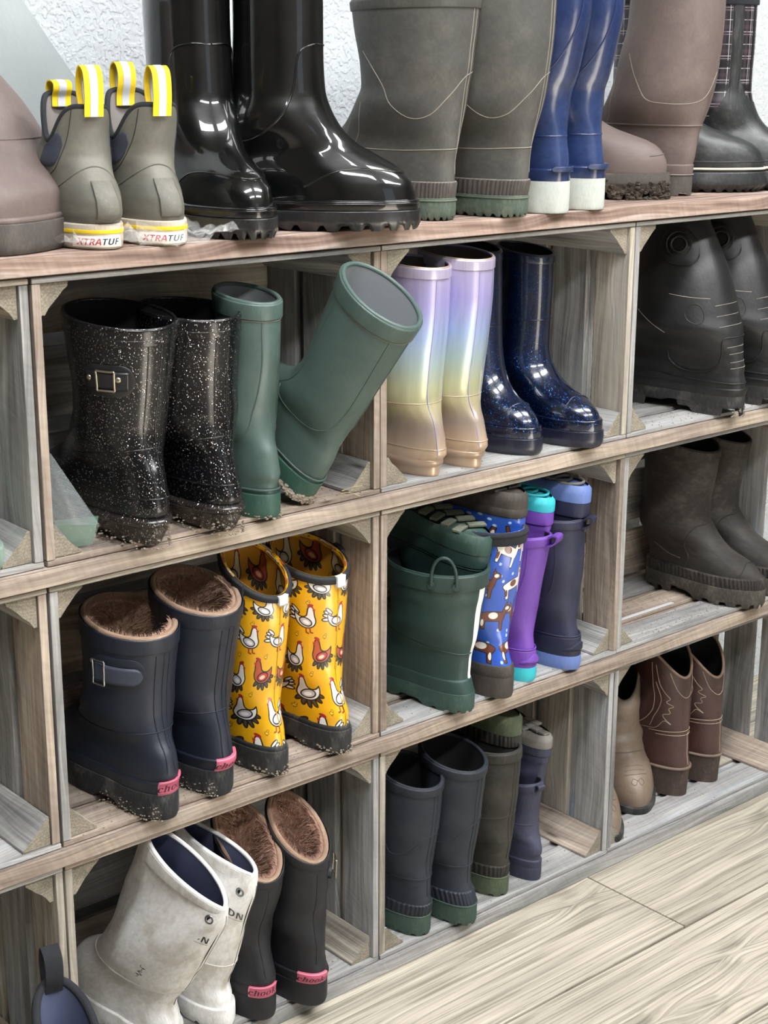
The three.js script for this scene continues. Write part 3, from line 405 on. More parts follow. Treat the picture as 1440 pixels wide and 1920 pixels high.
// ---------- crates and the boards between them ----------
const SHELF = ['bottom', 'second', 'third', 'top'];
const boardLabels = ['long greyed board on the floor under the lowest row of crates', 'long weathered board between the lowest and the middle row of crates', 'long weathered board between the middle and the upper row of crates', 'reddish brown top board that carries the tallest boots'];
for (let k = 0; k < 4; k++) {
  const o = thing('shelf_board', boardLabels[k], 'shelf board', [-.02, k * P + BT / 2, -.118], 'long boards of the crate shelving');
  const m = k === 3 ? WOODS.red : k === 0 ? WOODS.grey : WOODS.brown;
  mesh('plank', board(1.95, BT - .0004, .248, 0, 900 + k, .0016), [m, endGrain], o);
}
const rowWord = ['lowest', 'middle', 'upper'], COLS = [[-2 * W - .008, 'cut by the left edge of the photo'], [-W - .004, ''], [0, ''], [W, 'cut by the right edge of the photo']];
const crateLabel = [
  ['slatted wooden crate in the lowest row at the left edge, empty', 'slatted wooden crate with the dirty white boots and black fleece boots', 'slatted wooden crate with four grey and olive boot pairs on the lowest row', 'slatted wooden crate with the brown and tan cowboy boots'],
  ['slatted wooden crate in the middle row at the left edge, empty', 'slatted wooden crate with navy fleece boots and yellow hen-print boots', 'slatted wooden crate with upside-down green, blue, purple and navy boots', 'slatted wooden crate with one dusty brown-black boot pair turned sideways'],
  ['slatted wooden crate in the upper row at the left edge with a green toe', 'slatted wooden crate with black glitter boots and green boots', 'slatted wooden crate with pastel rainbow boots and navy glitter boots', 'slatted wooden crate with big black boots that have handle holes'],
];
for (let rw = 0; rw < 3; rw++) for (let cl = 0; cl < 4; cl++) {
  const seed = 1000 + rw * 100 + cl * 10, r = rng(seed), y0 = rw * P + BT + .0004, H = P - BT - .0022, w = W - .0016 + (cl < 2 ? .003 : 0);
  const o = thing('wooden_crate', crateLabel[rw][cl], 'crate', [COLS[cl][0] + .0008 + (r() - .5) * .0008, y0, (r() - .5) * .003 - .001], 'wooden crates of the shoe wall');
  const tone = () => { const q = r(); return q < .55 ? WOODS.grey : q < .85 ? WOODS.tan : WOODS.brown; };
  const add = (a, b, c, ax, x, y, z, mt) => { const m = mesh('slat', board(a, b, c, ax, seed + (r() * 1e6 | 0)), [mt ?? tone(), endGrain], o); m.position.set(x, y, z); m.rotation.set((r() - .5) * .003, (r() - .5) * .003, 0); return m; };
  const ET = .0098, PWD = [.0605, .0600, .0560], PZ = [0, -.0775, -.1545];
  for (let k = 0; k < 3; k++) {
    const zc = PZ[k] - PWD[k] / 2;
    add(w, FLOOR_T, PWD[k], 0, w / 2, FLOOR_T / 2, zc); add(w, FLOOR_T, PWD[k], 0, w / 2, H - FLOOR_T / 2, zc);
    for (const sx of [0, 1]) { const t = ET + (r() - .5) * .0012; add(t, H - 2 * FLOOR_T - .0006, PWD[k], 1, sx ? w - t / 2 : t / 2, H / 2, zc - r() * .002); }
  }
  for (const [a, b] of [[.012, .089], [.107, .192], [.207, .297]]) add(w - .004, b - a, .008, 0, w / 2, (a + b) / 2, -.2165);
  if (rw === 1 && cl === 3) { const tp = mesh('clear_tape', new RoundedBoxGeometry(.2, .0008, .007, 1, .0003), new THREE.MeshPhysicalMaterial({ color: 0xd4d6d6, roughness: .12, clearcoat: 1 }), o); tp.position.set(.13, FLOOR_T + .0004, -.0825); }
  // triangular corner posts running front to back
  for (const [sx, sy] of [[0, 0], [1, 0], [0, 1], [1, 1]]) {
    const q = .034 + (r() - .5) * .004, e = .0025 + r() * .003, sh = new THREE.Shape();
    const rough = (n) => [...Array(n)].map(() => (r() - .5) * .0016);
    const cut = rough(5), A = [q, e * .3], B = [e * .3, q];
    sh.moveTo(.0004, .0004); sh.lineTo(q, .0004); sh.lineTo(q - .0004, e);
    for (let i = 1; i < 5; i++) { const t = i / 5; sh.lineTo(mix(q, e, t) + cut[i] * .6 - .001, mix(e, q, t) + cut[i] * .6 - .001); }
    sh.lineTo(e, q); sh.lineTo(.0004, q - .0004); sh.closePath();
    const g = new THREE.ExtrudeGeometry(sh, { depth: .207, bevelEnabled: false, steps: 1 });
    const p = g.attributes.position, nn = g.attributes.normal, uv = [], ou = r(), ov = r();
    for (let i = 0; i < p.count; i++) Math.abs(nn.getZ(i)) > .5 ? uv.push(p.getX(i) / .1 + ou, p.getY(i) / .1 + ov) : uv.push(p.getZ(i) / .5 + ou, (p.getX(i) - p.getY(i)) / .25 + ov);
    g.setAttribute('uv', new THREE.Float32BufferAttribute(uv, 2)); g.translate(0, 0, -.207);
    const m = mesh('corner_post', g, [endGrain, tone()], o);
    m.position.set(sx ? w - ET - .001 : ET + .001, sy ? H - FLOOR_T - .0005 : FLOOR_T + .0005, -.003 - r() * .004);
    if (sx !== sy) m.scale.set(sx ? -1 : 1, sy ? -1 : 1, 1); else if (sx) m.rotation.z = Math.PI;
  }
}

// ---------- boots: materials ----------
const glitterFlakes = (base, flakes, density, seed, size = 3) => {          // scattered metal flakes set in gloss rubber
  const n = 1024, cells = n / size | 0, b = hex(base), F = flakes.map(hex);
  const at = (i, j) => { const ci = Math.floor(i / size), cj = Math.floor(j / size); return hash(((ci % cells) + cells) % cells, ((cj % cells) + cells) % cells, seed); };
  const pick = (k, j) => { const i = k, q = at(i, j), big = hash((i / 7) | 0, (j / 7) | 0, seed + 5); return q > 1 - density || (big > .985 && hash((i / 3) | 0, (j / 3) | 0, seed + 8) > .3) ? q : -1; };
  return {
    map: texture(n, n, (u, v, c, k) => { const i = k % n, j = (k / n) | 0, q = pick(i, j); if (q < 0) { c[0] = b[0]; c[1] = b[1]; c[2] = b[2]; } else { const f = F[Math.floor(hash((i / size) | 0, (j / size) | 0, seed + 3) * F.length)]; c[0] = f[0]; c[1] = f[1]; c[2] = f[2]; } }),
    metalnessMap: texture(n, n, (u, v, c, k) => { const q = pick(k % n, (k / n) | 0); c[0] = 0; c[1] = q < 0 ? 58 : 62; c[2] = q < 0 ? 0 : 255; }, false),
    normalMap: texture(n, n, (u, v, c, k) => { const i = k % n, j = (k / n) | 0, q = pick(i, j); if (q < 0) { c[0] = c[1] = 128; c[2] = 255; } else { const a = hash((i / size) | 0, (j / size) | 0, seed + 21) * TAU, t = .62 * Math.sqrt(hash((i / size) | 0, (j / size) | 0, seed + 22)); c[0] = 128 + 127 * t * Math.cos(a); c[1] = 128 + 127 * t * Math.sin(a); c[2] = 128 + 127 * Math.sqrt(1 - t * t); } }, false),
  };
};
function glitter(base, flakes, density, seed, extra = {}, size = 3) {
  const g = glitterFlakes(base, flakes, density, seed, size); g.roughnessMap = g.metalnessMap;
  return new THREE.MeshPhysicalMaterial({ ...g, roughness: 1, metalness: 1, normalScale: new THREE.Vector2(1, 1), clearcoat: .85, clearcoatRoughness: .12, ...extra });
}
const M = {
  green: rubber(0x495c57, { dust: 0x76837f, amount: .16, scratch: .14, rough: .4 }),
  greenDark: rubber(0x2f4a44, { dust: 0x7d8478, amount: .4, scratch: .3, rough: .6 }),
  navy: rubber(0x161d2b, { dust: 0x343b47, amount: .2, scratch: .1, rough: .48 }),
  navySole: rubber(0x191b20, { dust: 0xa29a8a, amount: .38, scratch: .2, rough: .75, contrast: 9 }),
  blackFleece: rubber(0x14161b, { dust: 0x38373a, amount: .26, scratch: .15, rough: .58 }),
  slate: rubber(0x1e242e, { dust: 0x45474b, amount: .3, scratch: .16, rough: .62 }),
  slateSole: rubber(0x34493f, { dust: 0x7d8072, amount: .35, scratch: .1, rough: .7 }),
  olive: rubber(0x2a2924, { dust: 0x57534a, amount: .4, scratch: .2, rough: .7 }),
  oliveSole: rubber(0x48543f, { dust: 0x8a8872, amount: .4, scratch: .1, rough: .75 }),
  smallNavy: rubber(0x323449, { dust: 0x6a6a74, amount: .26, scratch: .12, rough: .6 }),
  darkBrown: rubber(0x24211e, { dust: 0x6c645a, amount: .48, scratch: .35, rough: .72 }),
  darkBrownSole: rubber(0x3a3833, { dust: 0x8a8474, amount: .55, scratch: .2, rough: .8 }),
  blackMatte: rubber(0x17181a, { dust: 0x57534d, amount: .22, scratch: .5, rough: .42 }),
  gloss: new THREE.MeshPhysicalMaterial({ map: worn(0x040506, 0x453e35, .12, .05, 10), roughness: .3, specularIntensity: .4, clearcoat: 1, clearcoatRoughness: .035, bumpMap: bumpWrinkle, bumpScale: .0004 }),
  wide: rubber(0x464643, { dust: 0x777269, amount: .34, scratch: .3, rough: .66 }),
  wideRibs: rubber(0x4a4543, { dust: 0x7d7469, amount: .4, scratch: .1, rough: .8 }),
  wideSole: rubber(0x47544a, { dust: 0x93937b, amount: .5, scratch: .2, rough: .75 }),
  blue: rubber(0x1d2d55, { dust: 0x4d5c80, amount: .3, scratch: .12, rough: .24, coat: .7, coatRough: .16 }),
  paleSole: rubber(0xb9beb8, { dust: 0x8d8c80, amount: .35, scratch: .15, rough: .7 }),
  brown: rubber(0x665955, { dust: 0x8b7f78, amount: .3, scratch: .14, rough: .6 }),
  brownSole: rubber(0x4c4845, { dust: 0x7b7166, amount: .4, scratch: .2, rough: .85 }),
  mudSole: rubber(0x2b2621, { dust: 0x80705e, amount: .8, scratch: .1, rough: .95, bump: .004, contrast: 9 }),
  grey: rubber(0x64635a, { dust: 0x8d887b, amount: .3, scratch: .14, rough: .6 }),
  plaidRubber: rubber(0x222426, { dust: 0x77746e, amount: .42, scratch: .25, rough: .42 }),
  purple: rubber(0x6a3fa0, { dust: 0x8a6cb0, amount: .22, scratch: .1, rough: .5 }),
  turquoise: rubber(0x2fb3c0, { dust: 0x8cc3c0, amount: .22, scratch: .1, rough: .6 }),
  indigo: rubber(0x1f2239, { dust: 0x45475c, amount: .3, scratch: .14, rough: .55 }),
  periwinkle: rubber(0x6278b4, { dust: 0x8f99b4, amount: .26, scratch: .1, rough: .6 }),
  tan: new THREE.MeshPhysicalMaterial({ map: worn(0x776758, 0x978a7b, .35, .12, 4), roughness: .5, bumpMap: bumpWrinkle, bumpScale: .0009, clearcoat: .2, clearcoatRoughness: .4 }),
  leather: new THREE.MeshPhysicalMaterial({ map: worn(0x3d2523, 0x6b4d45, .22, .1, 4), roughness: .42, bumpMap: bumpWrinkle, bumpScale: .0009, clearcoat: .35, clearcoatRoughness: .35 }),
  heelStack: rubber(0x40332e, { dust: 0x7d6f62, amount: .4, scratch: .2, rough: .8 }),
  blackSole: rubber(0x202122, { dust: 0xa39b8e, amount: .3, scratch: .1, rough: .75, contrast: 11 }),
  sage: rubber(0x7f9486, { dust: 0xb0b8a8, amount: .3, rough: .5 }),
  neoprene: new THREE.MeshStandardMaterial({ color: 0x24262b, roughness: .95, bumpMap: bumpFine, bumpScale: .0006 }),
  charcoal: rubber(0x3a3d44, { dust: 0x6d6e70, amount: .35, scratch: .15, rough: .7 }),
  stitch: plain(0xb3a38c, .8), seamPale: plain(0x8f887d, .8), seamDark: plain(0x1b1c1e, .7),
  inside: darkInside(), greyCloth: plain(0x83888c, .95), navyCloth: plain(0x555c78, .95), tanCloth: plain(0x87817c, .95), blackCloth: plain(0x101114, .95),
};
function darkInside() { return plain(0x121316, .9); }
M.sparkle = glitter(0x0b0c0f, [0xe8e4e0, 0xbdb4ae, 0xffffff, 0xa39b9e, 0xd6c8be], .05, 41, { clearcoat: .08 }, 6);
M.sparkleMud = glitter(0x24211f, [0xc8beb6, 0x9d9188, 0xe5dbd2], .07, 47, { clearcoat: .15 }, 5);
M.navyGlitter = glitter(0x03061a, [0x1f42a0, 0x2f68c0, 0x183680, 0x48a0d8], .09, 53, { clearcoat: 1, clearcoatRoughness: .05 });
M.white = new THREE.MeshPhysicalMaterial({
  map: texture(S, S, (u, v, c, k) => { const st = clamp((fBlot[k] - .5) * 4) * .3 + clamp((fCoarse[k] - .52) * 4) * .3 + .75 * fScratch[k] * .3, f = (fFine[k] - .5) * 26; c[0] = mix(238, 158, st) + f; c[1] = mix(238, 147, st) + f; c[2] = mix(236, 128, st) + f; }),
  roughness: .5, bumpMap: bumpWrinkle, bumpScale: .0008,
});
// pastel ombre print: lilac at the top, through blue and pale gold to rose gold at the foot
const ombre = [[0, 0xc2a996], [.12, 0xc4a88a], [.22, 0x9d8b80], [.32, 0xb3a980], [.42, 0xb0b590], [.53, 0x9db3b4], [.66, 0x93a9d6], [.82, 0xa299d4], [1, 0xb3abc8]];
M.pastel = new THREE.MeshPhysicalMaterial({
  map: texture(256, 512, (u, v, c) => { const w = clamp(v + .05 * (fbm(u, v, 3, 4, 3, 9) - .5)); let i = 0; while (i < ombre.length - 2 && w > ombre[i + 1][0]) i++; const t = clamp((w - ombre[i][0]) / (ombre[i + 1][0] - ombre[i][0])), a = hex(ombre[i][1]), b = hex(ombre[i + 1][1]), f = (fbm(u, v, 60, 6, 2, 4) - .5) * 16; const L = (mix(a[0], b[0], t) + mix(a[1], b[1], t) + mix(a[2], b[2], t)) / 3; for (let q = 0; q < 3; q++) c[q] = mix(mix(a[q], b[q], t), L, .14) - 6 + f; }),
  metalness: .25, roughness: .32, clearcoat: .6, clearcoatRoughness: .12, iridescence: 0,
});
// ---------- prints ----------
function hen(g, x, y, s, red, flip, sit) {
  g.save(); g.translate(x, y); g.scale(flip ? -s : s, s); g.lineWidth = .05; g.strokeStyle = '#1d1a16'; g.lineJoin = 'round';
  const body = red ? '#b5512a' : '#e9e6e2', wing = red ? '#c23b45' : '#c9c6cf';
  g.fillStyle = red ? '#3b352c' : '#58544c';
  const fans = sit ? [[-.42, .3], [-.28, .48], [-.08, .56], [.12, .52], [.3, .4], [-.5, .12]] : [[-.62, -.2], [-.66, 0], [-.58, -.36], [-.5, -.48]];
  for (const [fx, fy] of fans) { g.beginPath(); g.ellipse(fx * .8, fy * .8, .2, .07, Math.atan2(fy, fx), 0, 7); g.fillStyle = red || sit ? '#4a4438' : '#efece8'; g.fill(); g.stroke(); }
  g.fillStyle = body; g.beginPath(); g.moveTo(.24, -.62); g.bezierCurveTo(.42, -.5, .3, -.3, .4, -.05); g.bezierCurveTo(.46, .3, .1, .42, -.14, .34); g.bezierCurveTo(-.44, .24, -.5, -.06, -.46, -.28); g.bezierCurveTo(-.3, -.06, -.04, -.06, .04, -.2); g.bezierCurveTo(.1, -.36, .08, -.6, .24, -.62); g.fill(); g.stroke();
  g.fillStyle = wing; g.beginPath(); g.ellipse(-.02, .1, .26, .17, .3, 0, 7); g.fill(); g.stroke();
  g.fillStyle = red ? '#f0cfae' : '#f4f2ef'; g.beginPath(); g.ellipse(0, .12, .14, .08, .3, 0, 7); g.fill();
  g.fillStyle = '#a8262c'; g.beginPath(); g.ellipse(.22, -.64, .13, .07, -.4, 0, 7); g.fill(); g.beginPath(); g.ellipse(.35, -.46, .05, .09, 0, 0, 7); g.fill();
  g.fillStyle = '#d99a25'; g.beginPath(); g.moveTo(.34, -.56); g.lineTo(.46, -.52); g.lineTo(.34, -.49); g.fill();
  if (!sit) { g.strokeStyle = '#8e2a22'; g.lineWidth = .06; g.beginPath(); g.moveTo(-.02, .36); g.lineTo(-.02, .56); g.lineTo(.1, .6); g.moveTo(.14, .32); g.lineTo(.16, .54); g.lineTo(.28, .57); g.stroke(); }
  g.restore();
}
function chick(g, x, y, s) { g.save(); g.translate(x, y); g.scale(s, s); g.strokeStyle = '#4b3a10'; g.fillStyle = '#eebd2c'; g.lineWidth = .07; g.beginPath(); g.ellipse(0, .1, .32, .24, 0, 0, 7); g.fill(); g.stroke(); g.beginPath(); g.arc(.2, -.26, .18, 0, 7); g.fill(); g.stroke(); g.beginPath(); g.moveTo(-.05, .34); g.lineTo(-.08, .52); g.moveTo(.1, .34); g.lineTo(.12, .52); g.stroke(); g.restore(); }
const henPrint = canvasTexture(1024, 1024, (g, w, h) => {
  g.fillStyle = '#e2a912'; g.fillRect(0, 0, w, h); const r = rng(12); let n = 0;
  for (let j = 0; j < 6; j++) for (let i = 0; i < 7; i++) {
    const x = (i + .5 * (j % 2) + .1 * (r() - .5)) * w / 7, y = (j + .5 + .2 * (r() - .5)) * h / 6, red = (i * 2 + j) % 3 === 0, sit = r() < .55, f = r() < .5, ckx = 88, cky = 66 + 24 * r();
    for (const dx of [-w, 0, w]) { hen(g, x + dx, y, 112, red, f, sit); chick(g, x + dx + ckx, y + cky, 27); }
    n++;
  }
});
function animal(g, x, y, s, flip, a, c) {
  g.save(); g.translate(x, y); g.scale(flip ? -s : s, s); g.rotate(c); g.lineWidth = .03; g.strokeStyle = '#241a18';
  const A = a ? '#6b3a2a' : '#eee9e2', B = a ? '#eee9e2' : '#6b3a2a';
  g.fillStyle = A; g.beginPath(); g.moveTo(-.5, -.12); g.bezierCurveTo(-.2, -.28, .1, -.2, .24, -.2); g.lineTo(.3, -.5); g.lineTo(.36, -.62); g.lineTo(.4, -.46); g.bezierCurveTo(.6, -.42, .62, -.3, .56, -.24); g.lineTo(.42, -.2); g.bezierCurveTo(.4, 0, .38, .1, .34, .14); g.lineTo(.34, .5); g.lineTo(.24, .5); g.lineTo(.2, .16); g.lineTo(-.28, .16); g.lineTo(-.3, .5); g.lineTo(-.42, .5); g.lineTo(-.44, .1); g.bezierCurveTo(-.54, 0, -.56, -.06, -.5, -.12); g.fill(); g.stroke();
  g.fillStyle = B; g.beginPath(); g.ellipse(-.06, -.06, .17, .13, .2, 0, 7); g.fill(); g.beginPath(); g.ellipse(.42, -.34, .09, .07, 0, 0, 7); g.fill(); g.beginPath(); g.ellipse(-.38, .24, .05, .14, 0, 0, 7); g.fill(); g.restore();
}
const animalPrint = canvasTexture(1024, 1024, (g, w, h) => {
  g.fillStyle = '#2b57b8'; g.fillRect(0, 0, w, h); const r = rng(31);
  for (let i = 0; i < 120; i++) { const x = r() * w, y = r() * h; if (r() < .7) { g.fillStyle = '#b9cdf0'; for (let q = 0; q < 4; q++) { g.beginPath(); g.ellipse(x, y, 9, 3, q * .785, 0, 7); g.fill(); } } else { g.strokeStyle = '#4f7a54'; g.lineWidth = 4; g.beginPath(); g.arc(x, y, 8, 0, 7); g.stroke(); g.fillStyle = '#8a8a3a'; g.beginPath(); g.arc(x, y, 4, 0, 7); g.fill(); } }
  for (let j = 0; j < 6; j++) for (let i = 0; i < 6; i++) { const x = (i + .5 * (j % 2) + .2 * r()) * w / 6, y = (j + .5) * h / 6; const a = r() < .5, f = r() < .5, c = (r() - .5) * .8; for (const dx of [-w, 0, w]) animal(g, x + dx, y, 140, f, a, c); }
});
const plaid = canvasTexture(512, 512, (g, w, h) => {
  g.fillStyle = '#14141b'; g.fillRect(0, 0, w, h);
  for (let k = 0; k < 4; k++) for (const [o, t, c] of [[10, 20, 'rgba(80,60,70,.45)'], [44, 4, 'rgba(200,192,196,.8)'], [58, 4, 'rgba(180,160,170,.7)'], [70, 30, 'rgba(8,8,14,.7)'], [92, 12, 'rgba(12,12,18,.8)'], [110, 3, 'rgba(230,220,220,.8)']]) { g.fillStyle = c; g.fillRect(k * 128 + o, 0, t, h); g.fillRect(0, k * 128 + o, w, t); }
});
const printed = (map, coat = .7) => new THREE.MeshPhysicalMaterial({ map, roughness: .35, clearcoat: coat, clearcoatRoughness: .12 });
M.pastel.map.wrapT = THREE.ClampToEdgeWrapping;
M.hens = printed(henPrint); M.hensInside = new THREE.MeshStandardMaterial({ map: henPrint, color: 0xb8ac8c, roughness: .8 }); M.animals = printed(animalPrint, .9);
M.plaid = new THREE.MeshPhysicalMaterial({ map: plaid, roughness: .45, clearcoat: .4, clearcoatRoughness: .3 });
const word = (text, fg, bg, w, h, font, extra) => canvasTexture(w, h, (g) => { g.fillStyle = bg; g.fillRect(0, 0, w, h); if (extra) extra(g, w, h); g.fillStyle = fg; g.font = font; g.textAlign = 'center'; g.textBaseline = 'middle'; g.fillText(text, w / 2, h * .54); });
M.pinkTag = new THREE.MeshStandardMaterial({ roughness: .6, map: word('chooka', '#3a1220', '#b8566f', 256, 112, 'italic bold 74px serif', (g, w, h) => { g.strokeStyle = '#e09aa8'; g.lineWidth = 6; g.strokeRect(5, 5, w - 10, h - 10); }) });
M.soleTag = new THREE.MeshStandardMaterial({ roughness: .7, map: canvasTexture(512, 128, (g, w, h) => { g.fillStyle = '#e3ddd2'; g.fillRect(0, 0, w, h); g.font = 'italic bold 92px sans-serif'; g.textBaseline = 'middle'; g.font = 'italic bold 96px sans-serif'; const x = 40, q = g.measureText('XTRA').width; g.fillStyle = '#b3324a'; g.fillText('XTRA', x, h * .54); g.fillStyle = '#2c3346'; g.fillText('TUF', x + q, h * .54); }) });
const scribble = (text) => new THREE.MeshStandardMaterial({ roughness: .6, transparent: true, map: canvasTexture(128, 128, (g, w, h) => { g.clearRect(0, 0, w, h); g.fillStyle = 'rgba(40,36,34,.9)'; g.strokeStyle = 'rgba(60,54,50,.75)'; g.font = 'bold 64px sans-serif'; g.textAlign = 'center'; g.textBaseline = 'middle'; g.fillText(text, w / 2, h / 2); g.lineWidth = 3; g.beginPath(); g.moveTo(12, 30); g.lineTo(24, 104); g.lineTo(112, 96); g.stroke(); }) });

// ---------- boots: parts they share ----------
function basicBoot(o, d, m, opt = {}) {
  const b = new Last(d), H = b.H, t = opt.thick ?? .0032;
  if (opt.upper !== false) mesh('upper', shell(b, b.h - .001, H, { tiles: opt.tiles, offFn: opt.offFn, nv: opt.nv ?? 48, vScale: opt.vScale ?? .25 }), m.upper, o);
  const deep = opt.depth ?? Math.min(.15, H * .6);
  mesh('lining', mergeGeometries([shell(b, H - deep, H, { off: -t, inside: true, nv: 16, tiles: opt.liningTiles, vScale: opt.vScale ?? .25 }), fan(b, H - deep, -t)]), m.lining, o);
  if (opt.lip !== 0) mesh('rim', ringLine(b, H, opt.lip ?? (t / 2 + .0005), opt.lipOff ?? -t / 2), m.rim ?? m.upper, o);
  const s = { flare: .004, under: .001, lugs: 26, lugDepth: .004, arch: .006, ...(opt.sole ?? {}) };
  mesh('sole', band(b, s.rows ?? [[-.004, b.h + .0012], [s.flare - .0008, b.h + .0012], [s.flare, b.h], [s.flare, b.h * .55], [s.flare - .0004, s.lugDepth + .002], [s.under, .0004]], { nu: 200, arch: s.arch, lugs: s.lugs, lugDepth: s.lugDepth, cap: true, ref: b.h + .001 }), m.sole ?? m.upper, o);
  return b;
}
function cuff(o, b, m, hgt = .018, off = .0017) { const H = b.H; return mesh('cuff', band(b, [[.0002, H + .0003], [off * .8, H - .0004], [off, H - .002], [off, H - hgt + .001], [0, H - hgt]], { nu: 96 }), m, o); }
function foxing(o, b, m, h = .02, off = .0022, ribs = 0) { const y = b.h; return mesh('foxing', band(b, [[0, y + h + .001], [off * .7, y + h], [off, y + h - .0015], [off, y + .001], [0, y - .001]], { nu: ribs ? 440 : 96, ribs, rib: .0009 }), m, o); }
const steel = metal(0xbfc0c2, .25), brassy = metal(0xb9b1a0, .3);
const seam = (o, b, rows, m = M.seamPale, r = .0007, off = 0) => mesh('seam', line(b, rows, r, off), m, o);
const seamRing = (o, b, y, m, r = .0009, fn, off = 0) => mesh('seam', ringLine(b, y, r, off, fn), m, o);
function backSeams(o, b, y0, y1, m = M.seamPale, gap = .16, r = .0007, th = 0) { for (const s of [-1, 1]) seam(o, b, [[y0, th + s * gap], [mix(y0, y1, .5), th + s * gap], [y1, th + s * gap]], m, r); }
function buckle(o, b, y, th, w, h, m = steel, r = .0011, off = .003) {
  const pts = [], a = b.arc(y, th), c = [[-1, -1], [1, -1], [1, 1], [-1, 1]];
  for (let i = 0; i < 4; i++) for (let q = 0; q < 5; q++) { const A = c[i], B = c[(i + 1) % 4], t = q / 5; pts.push(b.pt(y + mix(A[1], B[1], t) * h / 2, th - mix(A[0], B[0], t) * w / 2 / a, off)); }
  return mesh('buckle', tube(pts, r, { closed: true, seg: 60, radial: 6 }), m, o);
}
function fleece(o, b, m, n, seed) {                     // pile lining: thousands of hairs nobody could count
  const g = new THREE.ConeGeometry(.00075, .0085, 3, 1, true); g.translate(0, .003, 0);
  const im = new THREE.InstancedMesh(g, m, n), r = rng(seed), q = new THREE.Quaternion(), M4 = new THREE.Matrix4(), up = new THREE.Vector3(0, 1, 0), sc = new THREE.Vector3();
  for (let i = 0; i < n; i++) {
    const th = r() * TAU, y = b.H - .001 - (r() ** 1.5) * .085, p = b.pt(y, th, -.0075), w = b.pt(y, th, -.02).sub(p).normalize();
    w.y += (y > b.H - .006 ? 1.4 : -.5 + r() * .8); w.x += (r() - .5) * 1.1; w.z += (r() - .5) * 1.1; w.normalize();
    q.setFromUnitVectors(up, w); const k = .6 + r() * .8; M4.compose(p, q, sc.set(1, k, 1)); im.setMatrixAt(i, M4);
  }
  im.name = numbered('fleece_pile'); im.userData.kind = 'stuff'; im.castShadow = im.receiveShadow = true; o.add(im); return im;
}
const pileA = new THREE.MeshStandardMaterial({ color: 0xb3937d, roughness: 1 }), pileB = new THREE.MeshStandardMaterial({ color: 0xb08a78, roughness: 1 });
M.fleece = new THREE.MeshStandardMaterial({ roughness: 1, map: worn(0xa88b76, 0xcdb19b, .7, 0, 5), bumpMap: bumpFine, bumpScale: .003 });
function crumbs(o, name, m, pts, seed, r0 = .0025) {      // clods that stick to a sole
  const r = rng(seed), gs = [];
  for (const p of pts) { const s = r0 * (.5 + r() * 1.2), g = new THREE.IcosahedronGeometry(s, 1), q = g.attributes.position; for (let i = 0; i < q.count; i++) { const k = .75 + .5 * hash(Math.round(q.getX(i) * 1e6), Math.round(q.getY(i) * 1e6 + q.getZ(i) * 7e6), seed); q.setXYZ(i, q.getX(i) * k, q.getY(i) * k * .7, q.getZ(i) * k); } g.computeVertexNormals(); g.translate(p.x, p.y, p.z); gs.push(g); }
  const x = mesh(name, mergeGeometries(gs), m, o); x.userData.kind = 'stuff'; return x;
}
const soilMat = new THREE.MeshStandardMaterial({ map: worn(0x7d7264, 0xb5ab9b, .7, 0, 6), roughness: 1 });
const darkSoil = new THREE.MeshStandardMaterial({ map: worn(0x2b241e, 0x6e5f50, .6, 0, 7), roughness: 1 });
function soleMud(o, b, n, seed, th0, th1, yMax = .02, r0 = .003, m = soilMat) { const r = rng(seed), pts = []; for (let i = 0; i < n; i++) { const p = b.pt(b.h + .001, mix(th0, th1, r()), .003); p.y = r() ** 2 * yMax; pts.push(p); } return crumbs(o, 'mud', m, pts, seed, r0); }
function boot(name, key, label, group, fn) { const d = DATA[key], o = place(thing(name, label, 'boot', [0, 0, 0], group), d); fn(o, d); return o; }

// ---------- more materials and the odd shared part ----------
Object.assign(M, {
  paleRand: rubber(0xbfb5a6, { dust: 0x9a7c64, amount: .4, scratch: .1, rough: .7 }), yellow: plain(0xe2c118, .75), silverTape: plain(0xc3c4ca, .45), gore: new THREE.MeshStandardMaterial({ color: 0x3a3f4c, roughness: .95, bumpMap: bumpFine, bumpScale: .0008 }),
  glossSole: rubber(0x17181a, { dust: 0x6e675c, amount: .35, rough: .35, coat: .5 }), cream: plain(0xd9d0b8, .6), rubberGloss: rubber(0x111317, { dust: 0x33353a, amount: .15, rough: .35, coat: .4 }),
  greenSole: rubber(0x2f5247, { dust: 0x8b8f80, amount: .25, rough: .55 }), greyDark: plain(0x5c5750, .95), pastelSole: new THREE.MeshPhysicalMaterial({ color: 0xb8a08a, metalness: .45, roughness: .36, clearcoat: .4 }),
  navyGlitterSole: rubber(0x10142a, { dust: 0x5d5a58, amount: .3, rough: .35, coat: .5 }), blackVoid: new THREE.MeshStandardMaterial({ color: 0x020203, roughness: 1 }),
  fleeceEdge: new THREE.MeshStandardMaterial({ roughness: 1, map: worn(0x9c806c, 0xcdb49c, .8, 0, 5), bumpMap: bumpFine, bumpScale: .002 }), navyStrap: rubber(0x3a4050, { dust: 0x5a5e68, amount: .2, rough: .5 }),
  binding: plain(0x1c1e23, .7), henSeam: plain(0xc99a16, .5), whiteTape: plain(0xe4e7e6, .55), greenDeep: rubber(0x253c38, { dust: 0x52645e, amount: .2, scratch: .14, rough: .5 }), greenDeepSole: rubber(0x2c4640, { dust: 0x77826f, amount: .35, rough: .6 }),
  gumSole: rubber(0x3b3733, { dust: 0x6f665c, amount: .4, scratch: .15, rough: .7 }), cleat: rubber(0x5d6455, { dust: 0x96917e, amount: .5, rough: .9 }), treadGrey: rubber(0x7d7a74, { dust: 0x55534e, amount: .5, rough: .85 }),
  greenCard: plain(0x3f6a52, .5), stitchDark: plain(0x5b4a3b, .8), piping: plain(0x8d7464, .7), welt: plain(0x6b5b4e, .8),
});
